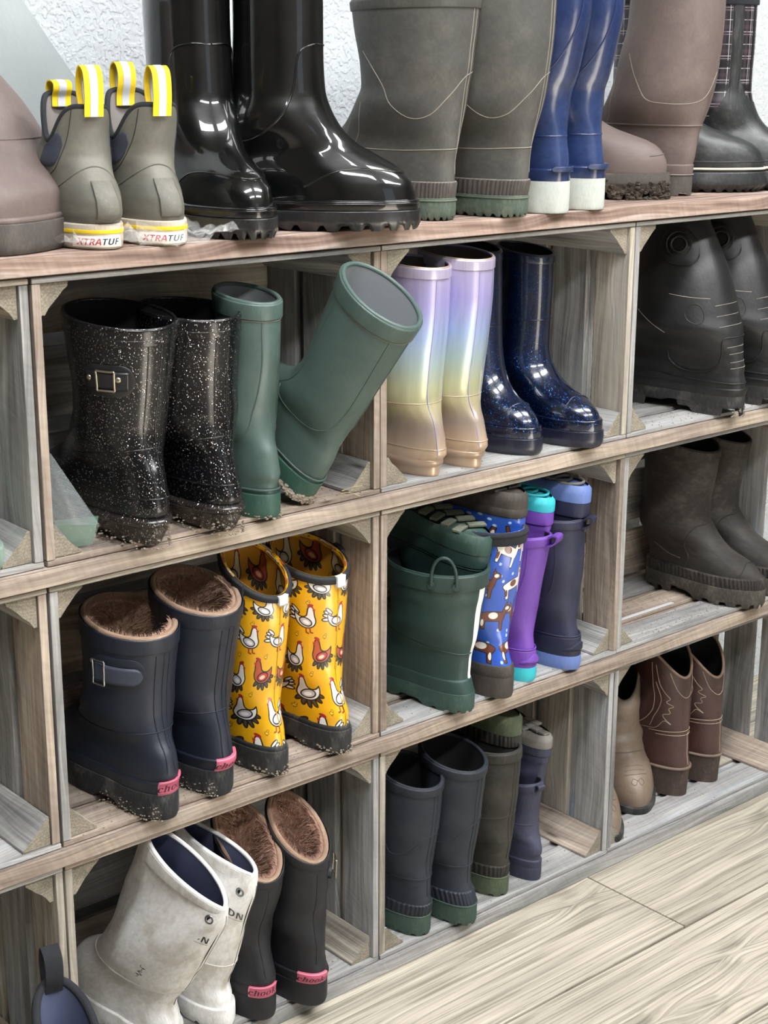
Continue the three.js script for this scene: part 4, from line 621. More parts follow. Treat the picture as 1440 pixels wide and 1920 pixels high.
function patchOnSole(b, y, th, len, hgt, off) { const m = b.arc(b.h + .001, th); return grid(14, 4, (u, v, p, q) => { b.pt(b.h + .001, th - (u - .5) * len / m, off + ((u === 0 || u === 1 || v === 0 || v === 1) ? -.0006 : .0003), p); p.y = y + (v - .5) * hgt; q[0] = u; q[1] = v; }); }
function trianglePatch(b, y, th, len, hgt, off) { const m = b.arc(y, th); return grid(12, 6, (u, v, p, q) => { const w = 1 - v; b.pt(y + (v - .5) * hgt, th - (u - .5) * len * w / m, (u === 0 || u === 1 || v === 0 || v === 1) ? .001 : off, p); q[0] = u; q[1] = v; }); }
function heelLoop(o, b, th, m, k = 1) {
  const H = b.pt(b.H - .004, th, 0), out = b.pt(b.H - .004, th, .01).sub(H).setY(0).normalize(), side = new THREE.Vector3(0, 1, 0).cross(out);
  const pts = [[0, -.008], [.006, -.006], [.013, 0], [.014, .007], [.008, .008], [0, .003]].map(([n, y]) => H.clone().addScaledVector(out, n * k).add(new THREE.Vector3(0, y * k, 0)));
  return mesh('pull_loop', ribbon(pts, side, .02 * k, .0022, 40), m, o);
}
function placeEyelet(o, b, y, th) {
  const n = b.pt(y, th, .01).sub(b.pt(y, th, 0)).normalize(), c = b.pt(y, th, .001), e = mesh('eyelet', new THREE.TorusGeometry(.0045, .0016, 8, 24), metal(0x8a8d90, .35), o);
  e.position.copy(c); e.quaternion.setFromUnitVectors(new THREE.Vector3(0, 0, 1), n);
  const h = mesh('eyelet_hole', new THREE.CylinderGeometry(.0035, .0035, .0012, 16).rotateX(Math.PI / 2), M.blackVoid, e);
}
function tread(o, b, m, key) {                       // raised tread on an upturned sole
  const L = b.L;
  if (key === 'peri_up' || key === 'purp_up') {
    for (const s of [.18, .3]) { const pts = []; for (let i = 0; i < 20; i++) { const a = i / 20 * TAU; pts.push(new THREE.Vector3(Math.cos(a) * L * .1, -.0002, L * s + Math.sin(a) * L * .11)); } mesh('tread_ring', tube(pts, .0022, { closed: true, seg: 40 }), m, o); }
    for (let i = 0; i < 4; i++) mesh('tread_bar', new RoundedBoxGeometry(L * .22, .003, .004, 1, .001), m, o).position.set(0, .0002, L * (.46 + i * .12));
    return;
  }
  const rows = key === 'sn_up' ? 4 : 9, cols = key === 'sn_up' ? 3 : 2;
  for (let i = 0; i < rows; i++) for (let j = 0; j < cols; j++) {
    const z = L * (key === 'sn_up' ? .07 + .1 * i : .07 + .82 * i / (rows - .5)), x = (j - (cols - 1) / 2) * L * (cols === 3 ? .092 : .13);
    { const sc = b.sec(b.h + .001), th = Math.acos(clamp(1 - 2 * (z - L * .03 - sc.zb) / (sc.zf - sc.zb), -1, 1)); if (Math.abs(x) + L * .045 > Math.abs(b.pt(b.h + .001, th, .002).x)) continue; }
    const q = mesh('tread_block', new RoundedBoxGeometry(L * (cols === 3 ? .084 : .115), .004, L * (key === 'sn_up' ? .09 : .052), 1, .0012), m, o); q.position.set(x, .0002, z); q.rotation.y = key === 'gst_up' ? (j ? .35 : -.35) : 0;
  }
}
const scrawl = new THREE.MeshStandardMaterial({ roughness: .6, transparent: true, map: canvasTexture(128, 160, (g, w, h) => { g.clearRect(0, 0, w, h); g.strokeStyle = 'rgba(34,30,28,.95)'; g.lineWidth = 5; const r = rng(8); g.beginPath(); g.moveTo(34, 20); for (let i = 0; i < 16; i++) g.lineTo(20 + 70 * r() + i * 1.5, 24 + i * 7 + 16 * r()); g.stroke(); }) });

// ---------- clear plastic things and loose litter ----------
const faceted = (g) => { const q = g.toNonIndexed(); q.computeVertexNormals(); return q; };
const clearPlastic = new THREE.MeshPhysicalMaterial({ color: 0xf2f5f5, transparent: true, opacity: .16, roughness: .07, clearcoat: 1, clearcoatRoughness: .05, bumpMap: bumpWrinkle, bumpScale: .003 });
const sleevePlastic = new THREE.MeshPhysicalMaterial({ color: 0x7f8688, transparent: true, opacity: .6, roughness: .14, clearcoat: 1, clearcoatRoughness: .1, bumpMap: bumpWrinkle, bumpScale: .0016 });
const cloudyPlastic = new THREE.MeshPhysicalMaterial({ color: 0xb4bbbb, transparent: true, opacity: .55, roughness: .2, ior: 1.45, bumpMap: bumpFine, bumpScale: .0008 });
{
  const bag = thing('plastic_bag', 'crumpled clear plastic bag under the right ankle boot', 'plastic bag', [-.318, .998, .002]);
  mesh('film', faceted(grid(30, 16, (u, v, p, q) => {
    const x = (u - .5) * .2, z = (v - .66) * .10 * (1 - .25 * Math.sin(u * 9)), n = fbm(u, v, 6, 4, 4, 77), e = Math.abs(fbm(u, v, 9, 5, 3, 12) - .5);
    p.set(x + .004 * Math.sin(v * 13), .0012 + .022 * n * n + .022 * e + .006 * smooth(.3, 0, v), z); q[0] = u * 2; q[1] = v;
  })), clearPlastic, bag);
  const flap = mesh('film_flap', faceted(grid(12, 9, (u, v, p, q) => { const n = fbm(u, v, 5, 5, 3, 91); p.set(mix(-.03, .002, u), .004 + .026 * v * (1 - .5 * u), .0125 + .006 * n - .004 * v + .003 * u); q[0] = u; q[1] = v; })), clearPlastic, bag);
  const sheet = thing('acrylic_sheet', 'pale clear plastic sheet leaning on the wall behind the brown boot', 'plastic sheet', [-.243, 1.003, -.262]);
  const s = mesh('sheet', new RoundedBoxGeometry(.2, .42, .003, 1, .001), cloudyPlastic, sheet); s.position.set(-.005, .2, 0); sheet.rotation.set(-.1, 0, .6, 'YXZ');
  const sl = thing('plastic_sleeve', 'folded clear plastic sleeve with a green card, in front of the glitter boots', 'plastic sleeve', [-.436, .6784, -.02]);
  const fold = (pts, zf) => { const g = grid(10, 10, (u, v, p, q) => { const a = new THREE.Vector2().lerpVectors(pts[0], pts[1], u), b = new THREE.Vector2().lerpVectors(pts[3], pts[2], u), c = a.lerp(b, v); p.set(c.x, c.y, zf(u, v)); q[0] = u; q[1] = v; }); return g; };
  const V = (x, y) => new THREE.Vector2(x, y);
  mesh('green_card', fold([V(-.006, .036), V(.045, .034), V(.036, .004), V(.018, .001)], (u, v) => -.002 + .008 * u * u), M.greenCard, sl);
  mesh('sleeve', fold([V(-.012, .104), V(-.008, .112), V(.041, .027), V(-.014, .036)], (u, v) => .004 + .012 * Math.sin(u * 2.2) * v), sleevePlastic, sl);
  mesh('sleeve_fold', fold([V(-.014, .036), V(.041, .028), V(.034, .002), V(.016, .0005)], (u, v) => .005 + .010 * Math.sin(u * 2.2) * (1 - .4 * v)), clearPlastic, sl);
}
{
  const r = rng(404), straw = plain(0xb5a47a, .8), spots = [[-.075, .6845, .004], [-.06, .6845, -.004], [.02, .0265, -.06], [.62, .3535, -.02], [-.19, .3535, -.03]];
  const lab = ['straw stem on the shelf beside the tipped green boot', 'short straw on the shelf under the tipped green boot', 'straw stem in the crate of the charcoal boots', 'straw on the dusty floor of the brown-black boots crate', 'straw stem on the shelf between fleece and hen boots'];
  spots.slice(0, 2).forEach((p, i) => { const o = thing('straw', lab[i], 'straw', p), a = r() * 3, l = .02 + .012 * r(); mesh('stem', tube([new THREE.Vector3(0, 0, 0), new THREE.Vector3(Math.cos(a) * l * .5, .004, Math.sin(a) * l * .5), new THREE.Vector3(Math.cos(a) * l, .008 * r(), Math.sin(a) * l)], .0006), straw, o); });
  const grit = new THREE.InstancedMesh(new THREE.IcosahedronGeometry(.0007, 0), soilMat, 1500), m = new THREE.Matrix4(), q = new THREE.Quaternion(), sc = new THREE.Vector3();
  const beds = [[.48, .9, .3525, 500], [.02, .45, .3525, 130], [-.45, -.02, .3525, 220], [-.44, -.02, .6783, 150], [.03, .45, .6783, 80], [.48, .9, .6783, 220], [.02, .88, .0266, 120], [-.3, -.02, .0266, 80]];
  let i = 0; for (const [a, b, y, n] of beds) for (let k = 0; k < n; k++) { const slat = r() < .7 ? [-.001, -.058] : [-.08, -.135], s = .5 + r() * 1.6; q.setFromAxisAngle(new THREE.Vector3(r(), r(), r()).normalize(), r() * 6); m.compose(new THREE.Vector3(mix(a, b, r()), y + .0003, mix(slat[0], slat[1], r())), q, sc.set(s, s * .7, s)); grit.setMatrixAt(i++, m); }
  grit.count = i; grit.name = numbered('grit'); grit.userData = { kind: 'stuff', label: 'dry crumbs of soil scattered on the crate floors', category: 'soil' }; grit.castShadow = grit.receiveShadow = true; scene.add(grit);
}

// ================= top board =================
for (const [k, lab] of [['an1', 'left of the two grey-green ankle boots with yellow pull loops'], ['an2', 'right of the two grey-green ankle boots, on a crumpled clear bag']]) boot('ankle_boot', k, lab, 'grey-green ankle boots', (o, d) => {
  d.rimFn = (th) => -.04 * Math.pow(Math.abs(Math.sin(th)), 6); d.rimFrom = .45;
  const b = basicBoot(o, d, { upper: M.grey, lining: M.tanCloth, rim: M.neoprene, sole: M.paleRand }, { lip: .0032, thick: .005, depth: .07, sole: { lugs: 0, arch: 0, flare: .003, rows: [[-.004, .0262], [.0026, .026], [.0032, .0245], [.0032, .012], [.0026, .003], [.0005, .0004]] } });
  mesh('stripe', band(b, [[.0028, .0205], [.0038, .02], [.0038, .0165], [.0028, .016]], { ref: b.h + .001 }), M.yellow, o);
  const tag = mesh('tag', patchOnSole(b, .0088, .22, .046, .012, .0036), M.soleTag, o);
  for (const s of [1, -1]) mesh('elastic_gore', patch(b, .107, s * 1.28, .034, .062, .0006, { r0: 1, r1: 1, nu: 14, nv: 10 }), M.gore, o);
  mesh('heel_patch', patch(b, .05, .04, .024, .038, .0022), M.grey, o);
  seam(o, b, [[.03, -.9], [.07, -.5], [.083, 0], [.076, .6], [.06, 1.1], [.05, 1.5]], M.grey, .001);
  seam(o, b, [[.146, .62], [.12, .72], [.09, .95], [.07, 1.3]], M.seamDark, .0005);
  for (const th of [0, Math.PI]) {
    const pts = [], out = b.pt(.13, th, .02).sub(b.pt(.13, th, 0)).setY(0).normalize(), side = new THREE.Vector3(0, 1, 0).cross(out), H = b.pt(.1479, th, 0), big = th ? (k === 'an1' ? .3 : .75) : 1;
    const at = (n, y) => H.clone().addScaledVector(out, n).add(new THREE.Vector3(0, y, 0));
    pts.push(at(.0035, -.009), at(.0042, -.003), at(.006, .014 * big), at(.003, .036 * big), at(-.006, .041 * big), at(-.0135, .03 * big), at(-.0135, .012 * big), at(-.009, -.004), at(-.0085, -.014));
    const loop = mesh('pull_loop', ribbon(pts, side, .021, .0012, 60), M.yellow, o);
    const st = pts.map((p, i) => p.clone());
    mesh('reflective_strip', ribbon(st, side, .0085, .0022, 60), M.silverTape, loop);
  }
  return b;
});
boot('rain_boot', 'tb', 'brown rubber boot cut off by the left edge of the photo', null, (o, d) => {
  const b = basicBoot(o, d, { upper: M.brown, lining: M.inside, sole: M.brownSole }, { sole: { lugs: 0, flare: .005 } });
  foxing(o, b, M.brown, .006, .0028); seamRing(o, b, .108, M.brown, .0012); backSeams(o, b, .04, .33, M.seamPale, .13, .0008, .55);
});
for (const [k, lab] of [['bt1', 'tall glossy black boot, its toe towards the shelf edge'], ['bt2', 'tall glossy black boot, its toe turned to the right']]) boot('rain_boot', k, lab, 'tall glossy black boots', (o, d) => {
  const b = basicBoot(o, d, { upper: M.gloss, lining: M.inside, sole: M.glossSole }, { sole: { lugs: 30, flare: .0055, lugDepth: .006 }, offFn: (y, th) => .0012 * Math.exp(-((y - .072) ** 2) / .0004) * Math.sin(y * 420 + Math.cos(th) * 3) * smooth(1.6, 2.6, Math.abs(th > Math.PI ? TAU - th : th)) });
  foxing(o, b, M.gloss, .012, .0035); seamRing(o, b, .031, M.gloss, .0012, null, .003);
  for (const s of [-1, 1]) seam(o, b, [[.205, Math.PI - s * .02], [.205, Math.PI - s * .6], [.196, Math.PI - s * .95], [.16, Math.PI - s * 1.1], [.13, Math.PI - s * 1.35], [.1, Math.PI - s * 1.9], [.108, Math.PI - s * 2.4]], M.gloss, .0013);
  seam(o, b, [[.05, 1.7], [.068, 2.1], [.064, Math.PI], [.068, 4.18], [.05, 4.58]], M.gloss, .0013);
});
for (const [k, lab] of [['wd1', 'wide grey rubber boot with green sole beside the glossy black toe'], ['wd2', 'wide scuffed grey boot with green sole beside the blue boots']]) boot('rain_boot', k, lab, 'wide grey boots with green soles', (o, d) => {
  const b = basicBoot(o, d, { upper: M.wide, lining: M.inside, sole: M.wideSole }, { sole: { lugs: 46, flare: .004, lugDepth: .0035 } });
  foxing(o, b, M.wideRibs, .02, .0024, 95); seamRing(o, b, .024, M.wideSole, .0012, null, .0045); seamRing(o, b, .046, M.seamPale, .0006, null, .0015);
  if (k === 'wd1') cuff(o, b, M.wide, .012, .0018);
  backSeams(o, b, .055, b.H - .012, M.seamPale, .07, .0006, -.32);
  seam(o, b, [[.2, 2.0], [.17, 1.62], [.136, 1.22], [.122, .88], [.126, .55], [.15, .15], [.17, -.2], [.176, -.6]], M.seamPale, .0006);
  seam(o, b, [[.084, 1.75], [.083, 1.1], [.085, .4], [.086, -.4]], M.seamPale, .0007);
  seam(o, b, [[.12, 2.2], [.085, 1.98], [.05, 1.85]], M.seamPale, .0006); seam(o, b, [[.14, 2.0], [.085, 1.7], [.05, 1.45]], M.seamPale, .0006);
});
for (const [k, lab] of [['bl1', 'left of the two tall shiny blue boots with pale soles'], ['bl2', 'right of the two tall shiny blue boots with pale soles']]) boot('rain_boot', k, lab, 'tall shiny blue boots', (o, d) => {
  const b = basicBoot(o, d, { upper: M.blue, lining: M.inside, sole: M.paleSole }, { sole: { lugs: 0, flare: .003, lugDepth: .002, arch: .003 } });
  foxing(o, b, M.blue, .016, .0028); seamRing(o, b, .097, M.blue, .0011);
  mesh('kick_spur', patch(b, .056, -.15, .05, .007, .006, { r0: 1, r1: 1 }), M.blue, o);
  seam(o, b, [[.15, 1.5], [.17, 1.05], [.2, .55], [.24, .2], [.33, 0]], M.blue, .0013);
});
boot('rain_boot', 'bw1', 'wide brown boot with its heel towards the shelf edge', 'brown boots on the top board', (o, d) => {
  const b = basicBoot(o, d, { upper: M.brown, lining: M.inside, sole: M.brownSole }, { sole: { lugs: 9, flare: .002 } });
  foxing(o, b, M.brown, .016, .002); seamRing(o, b, .1, M.brown, .0015); seamRing(o, b, .03, M.seamPale, .0007, null, .003);
  seam(o, b, [[.2, 1.95], [.165, 1.62], [.137, 1.27], [.132, 1.0], [.132, .3], [.14, 0], [.17, -.3], [.196, -.55], [.2, -.9]], M.seamPale, .0006);
  seam(o, b, [[.17, 2.4], [.12, 2.1], [.075, 1.9]], M.seamPale, .0006); backSeams(o, b, .07, .35, M.brown, .05, .0009, -.4);
});
boot('rain_boot', 'bw2', 'brown boot with a mud-caked sole, toe turned right', 'brown boots on the top board', (o, d) => {
  const b = basicBoot(o, d, { upper: M.brown, lining: M.inside, sole: M.mudSole }, { sole: { lugs: 22, flare: .005, lugDepth: .009 } });
  mesh('foxing', band(b, [[.0045, .036], [.0055, .034], [.0055, .024], [.005, .022]], { ref: .036 }), M.brownSole, o);
  seam(o, b, [[.045, 2], [.06, 2.6], [.062, Math.PI], [.06, 3.7]], M.brown, .0009); soleMud(o, b, 700, 71, 0, TAU, .03, .003, darkSoil);
});
for (const [k, lab] of [['pl1', 'plaid-shafted black boot whose toe shows beside the brown heel'], ['pl2', 'plaid-shafted black boot whose plaid shaft stands in full view']]) boot('rain_boot', k, lab, 'black boots with plaid shafts', (o, d) => {
  const b = basicBoot(o, d, { lining: M.inside, sole: M.plaidRubber, upper: M.plaidRubber }, { upper: false, sole: { lugs: 40, flare: .008, lugDepth: .003, under: -.006, rows: [[-.004, .0312], [.003, .031], [.0062, .028], [.0046, .024], [.0078, .02], [.006, .0165], [.0088, .013], [.006, .009], [-.004, .0004]] } });
  mesh('shaft', shell(b, .09, b.H, { tiles: 2, vScale: .14 }), M.plaid, o);
  mesh('vamp', grid(72, 34, (u, v, p, q) => { const th = -u * TAU, dd = Math.atan2(Math.sin(th - 4.15), Math.cos(th - 4.15)), top = .1 + .03 * smooth(-.2, .95, -Math.cos(th)) + .045 * Math.exp(-dd * dd / .16) , y = mix(b.h - .001, top, v); b.pt(y, th, .0016 * (1 - v * v * .4), p); q[0] = u * 2; q[1] = y / .25; }, true), M.plaidRubber, o);
  for (const th of [4.15, 1.0]) mesh('spine_strip', grid(6, 24, (u, v, p, q) => { const y = mix(.12, b.H - .001, v); b.pt(y, th + (u - .5) * .4, u === 0 || u === 1 ? .0001 : .0016, p); q[0] = u; q[1] = v; }), M.plaidRubber, o);
  cuff(o, b, M.neoprene, .014, .003);
  mesh('pinstripe', band(b, [[.0045, .0365], [.0062, .036], [.0062, .0335], [.0045, .033]], { ref: .034 }), M.cream, o);
  seamRing(o, b, .045, M.plaidRubber, .0012, null, .0012);
});
// ================= upper crates =================
boot('rain_boot', 'sage', 'pale green boot toe at the left edge of the photo', null, (o, d) => basicBoot(o, d, { upper: M.sage, lining: M.inside, sole: M.sage }));
for (const [k, lab] of [['spark1', 'black glitter boot with a metal buckle, left of its pair'], ['spark2', 'black glitter boot without a visible buckle, right of its pair']]) boot('rain_boot', k, lab, 'black glitter boots', (o, d) => {
  const b = basicBoot(o, d, { upper: M.sparkle, lining: M.blackCloth, sole: M.sparkleMud }, { tiles: 3, vScale: .155, thick: .003, sole: { lugs: 14, lugDepth: .003, arch: .004, rows: [[-.004, .034], [.001, .0335], [.006, .031], [.0066, .027], [.003, .024], [-.001, .022], [.0008, .017], [-.003, .010], [-.006, .0035], [-.01, .0004]] } });
  cuff(o, b, M.sparkle, .02, .0012); seamRing(o, b, b.H - .013, M.sparkle, .0006, null, .001); seamRing(o, b, .056, M.sparkle, .0011); seamRing(o, b, .096, M.sparkle, .0009, (th) => .012 * Math.cos(th));
  for (const g of [-.16, .14]) seam(o, b, [[.05, g], [.13, g], [b.H - .02, g]], M.sparkle, .0008);
  soleMud(o, b, 150, 505 + d.at[0], -1.6, 1.6, .016, .0011);
  if (k === 'spark1') {
    const y = .186, th = .9; const pl = mesh('strap_plate', patch(b, y, th, .062, .036, .0016, { r0: .6, r1: 1 }), M.rubberGloss, o); mesh('strap', patch(b, y, th + .02, .05, .021, .0032), M.rubberGloss, pl);
    buckle(o, b, y, th + .02, .019, .022, brassy, .0013, .0048);
    for (const s of [-.021, .012]) placeOn(mesh('rivet', dome(.0032), brassy, o), b, y + .002, th - s / b.arc(y, th), .0032);
  }
});
const greenBoot = (o, d, lean) => {
  const b = basicBoot(o, d, { upper: M.green, lining: M.greyCloth, sole: M.greenSole }, { thick: .0045, lip: .003, sole: { lugs: 0, flare: .0034, arch: .006 } });
  cuff(o, b, M.green, .02, .002); seamRing(o, b, .0345, M.green, .0012, null, .002); seamRing(o, b, b.H - .021, M.seamPale, .0005, null, .0004);
  for (const s of [-1, 1]) seam(o, b, [[b.H - .022, s * .34], [.14, s * .34], [.112, s * .42], [.094, s * .75], [.086, s * 1.2], [.088, s * 1.7], [.1, s * 2.1]], M.green, .0009);
  seam(o, b, [[b.H - .022, 1.95], [.17, 2.05], [.1, 2.2]], M.green, .0008);
  soleMud(o, b, lean ? 300 : 60, lean ? 12 : 13, -1.5, 1.5, lean ? .008 : .006, lean ? .0026 : .0014);
  return b;
};
boot('rain_boot', 'green1', 'green rubber boot standing upright beside the glitter boots', 'green rubber boots', (o, d) => greenBoot(o, d, false));
boot('rain_boot', 'gl', 'green rubber boot tipped over so that its opening leans out', 'green rubber boots', (o, d) => greenBoot(o, d, true));
for (const [k, lab] of [['past1', 'left of the two pastel rainbow boots'], ['past2', 'right of the two pastel rainbow boots']]) boot('rain_boot', k, lab, 'pastel rainbow boots', (o, d) => {
  const b = basicBoot(o, d, { upper: M.pastel, lining: M.greyDark, sole: M.pastelSole }, { tiles: 1, vScale: .275, thick: .0028, sole: { lugs: 0, arch: .004, rows: [[-.004, .024], [.001, .0235], [.0024, .021], [.0024, .017], [-.0015, .014], [-.002, .012], [-.0022, .004], [-.004, .0004]] } });
  cuff(o, b, M.pastel, .014, .0016); seamRing(o, b, .094, M.pastel, .0007); seamRing(o, b, .037, M.pastel, .0008);
  seam(o, b, [[.03, .2], [.15, .2], [b.H - .016, .2]], M.pastel, .0007); seam(o, b, [[.03, -.75], [.15, -.75], [b.H - .016, -.75]], M.pastel, .0006);
});
for (const [k, lab] of [['ng1', 'navy glitter boot half hidden behind the pastel boots'], ['ng2', 'navy glitter boot nearest the crate end']]) boot('rain_boot', k, lab, 'navy glitter boots', (o, d) => {
  const b = basicBoot(o, d, { upper: M.navyGlitter, lining: M.inside, sole: M.navyGlitterSole }, { tiles: 3, vScale: .155, sole: { lugs: 0, flare: .005, arch: .004 } });
  cuff(o, b, M.navyGlitter, .012, .0012); foxing(o, b, M.navyGlitter, .016, .0035); seamRing(o, b, .165, M.navyGlitter, .0009);
  seam(o, b, [[.05, 2.3], [.063, 2.7], [.066, Math.PI], [.063, 3.6], [.05, 4]], M.navyGlitter, .001);
});
for (const [k, lab] of [['bog1', 'big black boot with a round handle hole in full view'], ['bog2', 'big black boot at the right edge, mostly cut off']]) boot('rain_boot', k, lab, 'big black boots with handle holes', (o, d) => {
  d.dent = (y, th) => .011 * Math.exp(-((y - .09) ** 2) / .0004 - ((th - 1.15) ** 2) / .1) - .0015 * Math.exp(-((y - .062) ** 2) / .00005);
  const b = basicBoot(o, d, { upper: M.blackMatte, lining: M.inside, sole: M.blackSole }, { nv: 70, sole: { lugs: 5, lugDepth: .012, flare: .003, arch: .008 } });
  const y = .247, th = .95;
  const plate = mesh('handle_plate', patch(b, y - .004, th, .06, .05, .0022, { r0: 1, r1: 1 }), M.blackMatte, o);
  const n = b.pt(y, th, .01).sub(b.pt(y, th, 0)).normalize(), c = b.pt(y, th, .0065);
  const orient = (m) => { m.position.copy(c); m.quaternion.setFromUnitVectors(new THREE.Vector3(0, 0, 1), n); return m; };
  orient(mesh('handle_hole', new THREE.CylinderGeometry(.0085, .0085, .003, 24).rotateX(Math.PI / 2), M.blackVoid, o)); orient(mesh('hole_ring', new THREE.TorusGeometry(.0115, .0022, 8, 32), M.blackMatte, o)); orient(mesh('hole_ring', new THREE.TorusGeometry(.0185, .0012, 8, 36), M.blackMatte, o));
  foxing(o, b, M.blackMatte, .012, .003); seam(o, b, [[.05, 2.3], [.056, 1.8], [.052, 1.2], [.05, .4], [.052, -.6]], M.blackMatte, .0014);
  seam(o, b, [[.118, -.6], [.118, .1], [.114, .45], [.075, .72], [.066, .9], [.064, 1.3], [.078, 1.55], [.09, 1.62]], M.blackMatte, .0013);
  for (const q of [.105, .095, .083, .074, .135, .15, .165]) seam(o, b, [[q - .002, .42], [q, .15], [q + .001, -.3]], M.seamPale, .0004);
  seam(o, b, [[.178, 1.25], [.175, .95], [.173, .5]], M.seamPale, .0005); seam(o, b, [[.15, 1.9], [.128, 1.55], [.12, 1.45]], M.seamPale, .0005);
  mesh('emblem', line(b, [[.16, .95], [.165, .85], [.163, .72], [.15, .66], [.14, .72], [.137, .85], [.143, .97], [.152, 1.0], [.16, .95]], .0007), M.blackMatte, o);
  soleMud(o, b, 60, 91, -.8, .3, .014, .0011);
});
// ================= middle crates =================
for (const [k, lab] of [['navy1', 'navy boot with brown fleece lining and a strap buckle'], ['navy2', 'navy boot with brown fleece lining beside the yellow boots']]) boot('rain_boot', k, lab, 'navy boots with fleece lining', (o, d) => {
  const b = basicBoot(o, d, { upper: M.navy, lining: M.fleece, sole: M.navySole, rim: M.fleeceEdge }, { thick: .0075, lip: .0034, lipOff: -.0046, sole: { lugs: 0, flare: .0035, arch: .007 } });
  cuff(o, b, M.navy, .021, .0016); foxing(o, b, M.navy, .015, .0022); fleece(o, b, pileA, 5200, 17 + d.at[0] * -1);
  for (const g of [-.28, -.12, .1]) seam(o, b, [[.05, g], [.12, g], [b.H - .024, g]], M.navy, .0008);
  seamRing(o, b, .098, M.navy, .0009, (th) => .006 * Math.cos(th)); mesh('tag', patch(b, .0415, -.14, .036, .0165, .0034, { skew: .05 }), M.pinkTag, o);
  soleMud(o, b, 130, 23, .2, 1.4, .018, .0008);
  if (k === 'navy1') { const y = .176, th = .92; const pl = mesh('strap_plate', patch(b, y + .002, th, .072, .042, .001, { r0: .8, r1: 1 }), M.navy, o); mesh('strap', patch(b, y, th - .02, .06, .0225, .0036, { r1: 1 }), M.navyStrap, pl); buckle(o, b, y + .001, th + .36, .016, .031, steel, .0013, .005); placeOn(mesh('rivet', dome(.0028), steel, o), b, y + .01, th + .62, .001); }
});
for (const [k, lab] of [['chk1', 'left yellow boot printed with hens and chicks'], ['chk2', 'right yellow boot printed with hens and chicks']]) boot('rain_boot', k, lab, 'yellow boots printed with hens', (o, d) => {
  const b = basicBoot(o, d, { upper: M.hens, lining: M.hensInside, sole: M.blackSole }, { tiles: 1, liningTiles: 1, vScale: .30, lip: .0042, thick: .003, sole: { lugs: 0, flare: .0035, arch: .006 }, rim: 1 });
  cuff(o, b, M.binding, .0085, .0026); mesh('binding', ringLine(b, b.H, .0042, -.001), M.binding, o);
  foxing(o, b, M.blackSole, .006, .0018); seam(o, b, [[.035, -.05], [.13, -.05], [b.H - .01, -.05]], M.henSeam, .0008);
  mesh('loop_tab', patch(b, b.H - .004, -.08, .012, .02, .0055), M.whiteTape, o); mesh('size_tab', patch(b, b.H - .002, k === 'chk1' ? 1.2 : -1.5, .017, .016, .005), M.binding, o);
  soleMud(o, b, 130, 37, -1.4, 1.2, .01, .0011);
});
// pairs stored one upside down in the other
boot('rain_boot', 'gst', 'green boot with a white back stripe and a side handle', 'green boots with white stripe', (o, d) => {
  const b = basicBoot(o, d, { upper: M.greenDeep, lining: M.inside, sole: M.greenDeepSole }, { sole: { lugs: 24, flare: .003, lugDepth: .003 } });
  cuff(o, b, M.greenDeep, .022, .0022); foxing(o, b, M.greenDeep, .018, .0024); seamRing(o, b, .094, M.greenDeep, .0012, (th) => -.012 * Math.cos(th));
  mesh('back_stripe', grid(4, 40, (u, v, p, q) => { const y = mix(.03, b.H - .022, v); b.pt(y, -.24 - (u - .5) * .26, u === 0 || u === 1 ? 0 : .0012, p); q[0] = u; q[1] = v * 4; }), M.whiteTape, o);
  const hp = []; for (let i = 0; i <= 12; i++) { const t = i / 12 * Math.PI, th = .74 + .23 * Math.cos(t); hp.push(b.pt(b.H - .012, th, .0045 + .004 * Math.sin(t)).add(new THREE.Vector3(0, .04 * Math.pow(Math.sin(t), .8), 0))); }
  const hd = mesh('handle', tube(hp, .0022, { seg: 40, radial: 8 }), M.greenDeep, o); for (const s of [1, -1]) mesh('handle_lug', patch(b, b.H - .013, .74 + .23 * s, .01, .014, .005, { r0: .4, r1: .4 }), M.greenDeep, hd);
});
boot('rain_boot', 'goat', 'blue boot printed with brown and white animals, standing upright', 'blue boots printed with animals', (o, d) => {
  const b = basicBoot(o, d, { upper: M.animals, lining: M.inside, sole: M.gumSole }, { tiles: 1, vScale: .28, sole: { lugs: 0, flare: .003, arch: .006 } });
  cuff(o, b, M.neoprene, .016, .004); mesh('binding', ringLine(b, b.H - .002, .0045, .001), M.neoprene, o); mesh('foxing', band(b, [[.0004, .047], [.0024, .045], [.003, .036], [.003, .03], [0, .028]], { nu: 96 }), M.gumSole, o);
});
boot('rain_boot', 'purp', 'purple boot with turquoise sole, standing upright', 'purple boots with turquoise soles', (o, d) => {
  const b = basicBoot(o, d, { upper: M.purple, lining: M.inside, sole: M.turquoise }, { sole: { lugs: 0, flare: .003, arch: .004 } });
  foxing(o, b, M.purple, .025, .0026); seamRing(o, b, .047, M.purple, .0012, null, .0018); cuff(o, b, M.purple, .012, .0018); heelLoop(o, b, -.25, M.purple); seam(o, b, [[b.H - .014, .75], [.15, .75], [.115, .9], [.1, 1.4]], M.purple, .0008);
  mesh('heel_triangle', trianglePatch(b, .034, -.05, .05, .015, .004), M.purple, o);
});
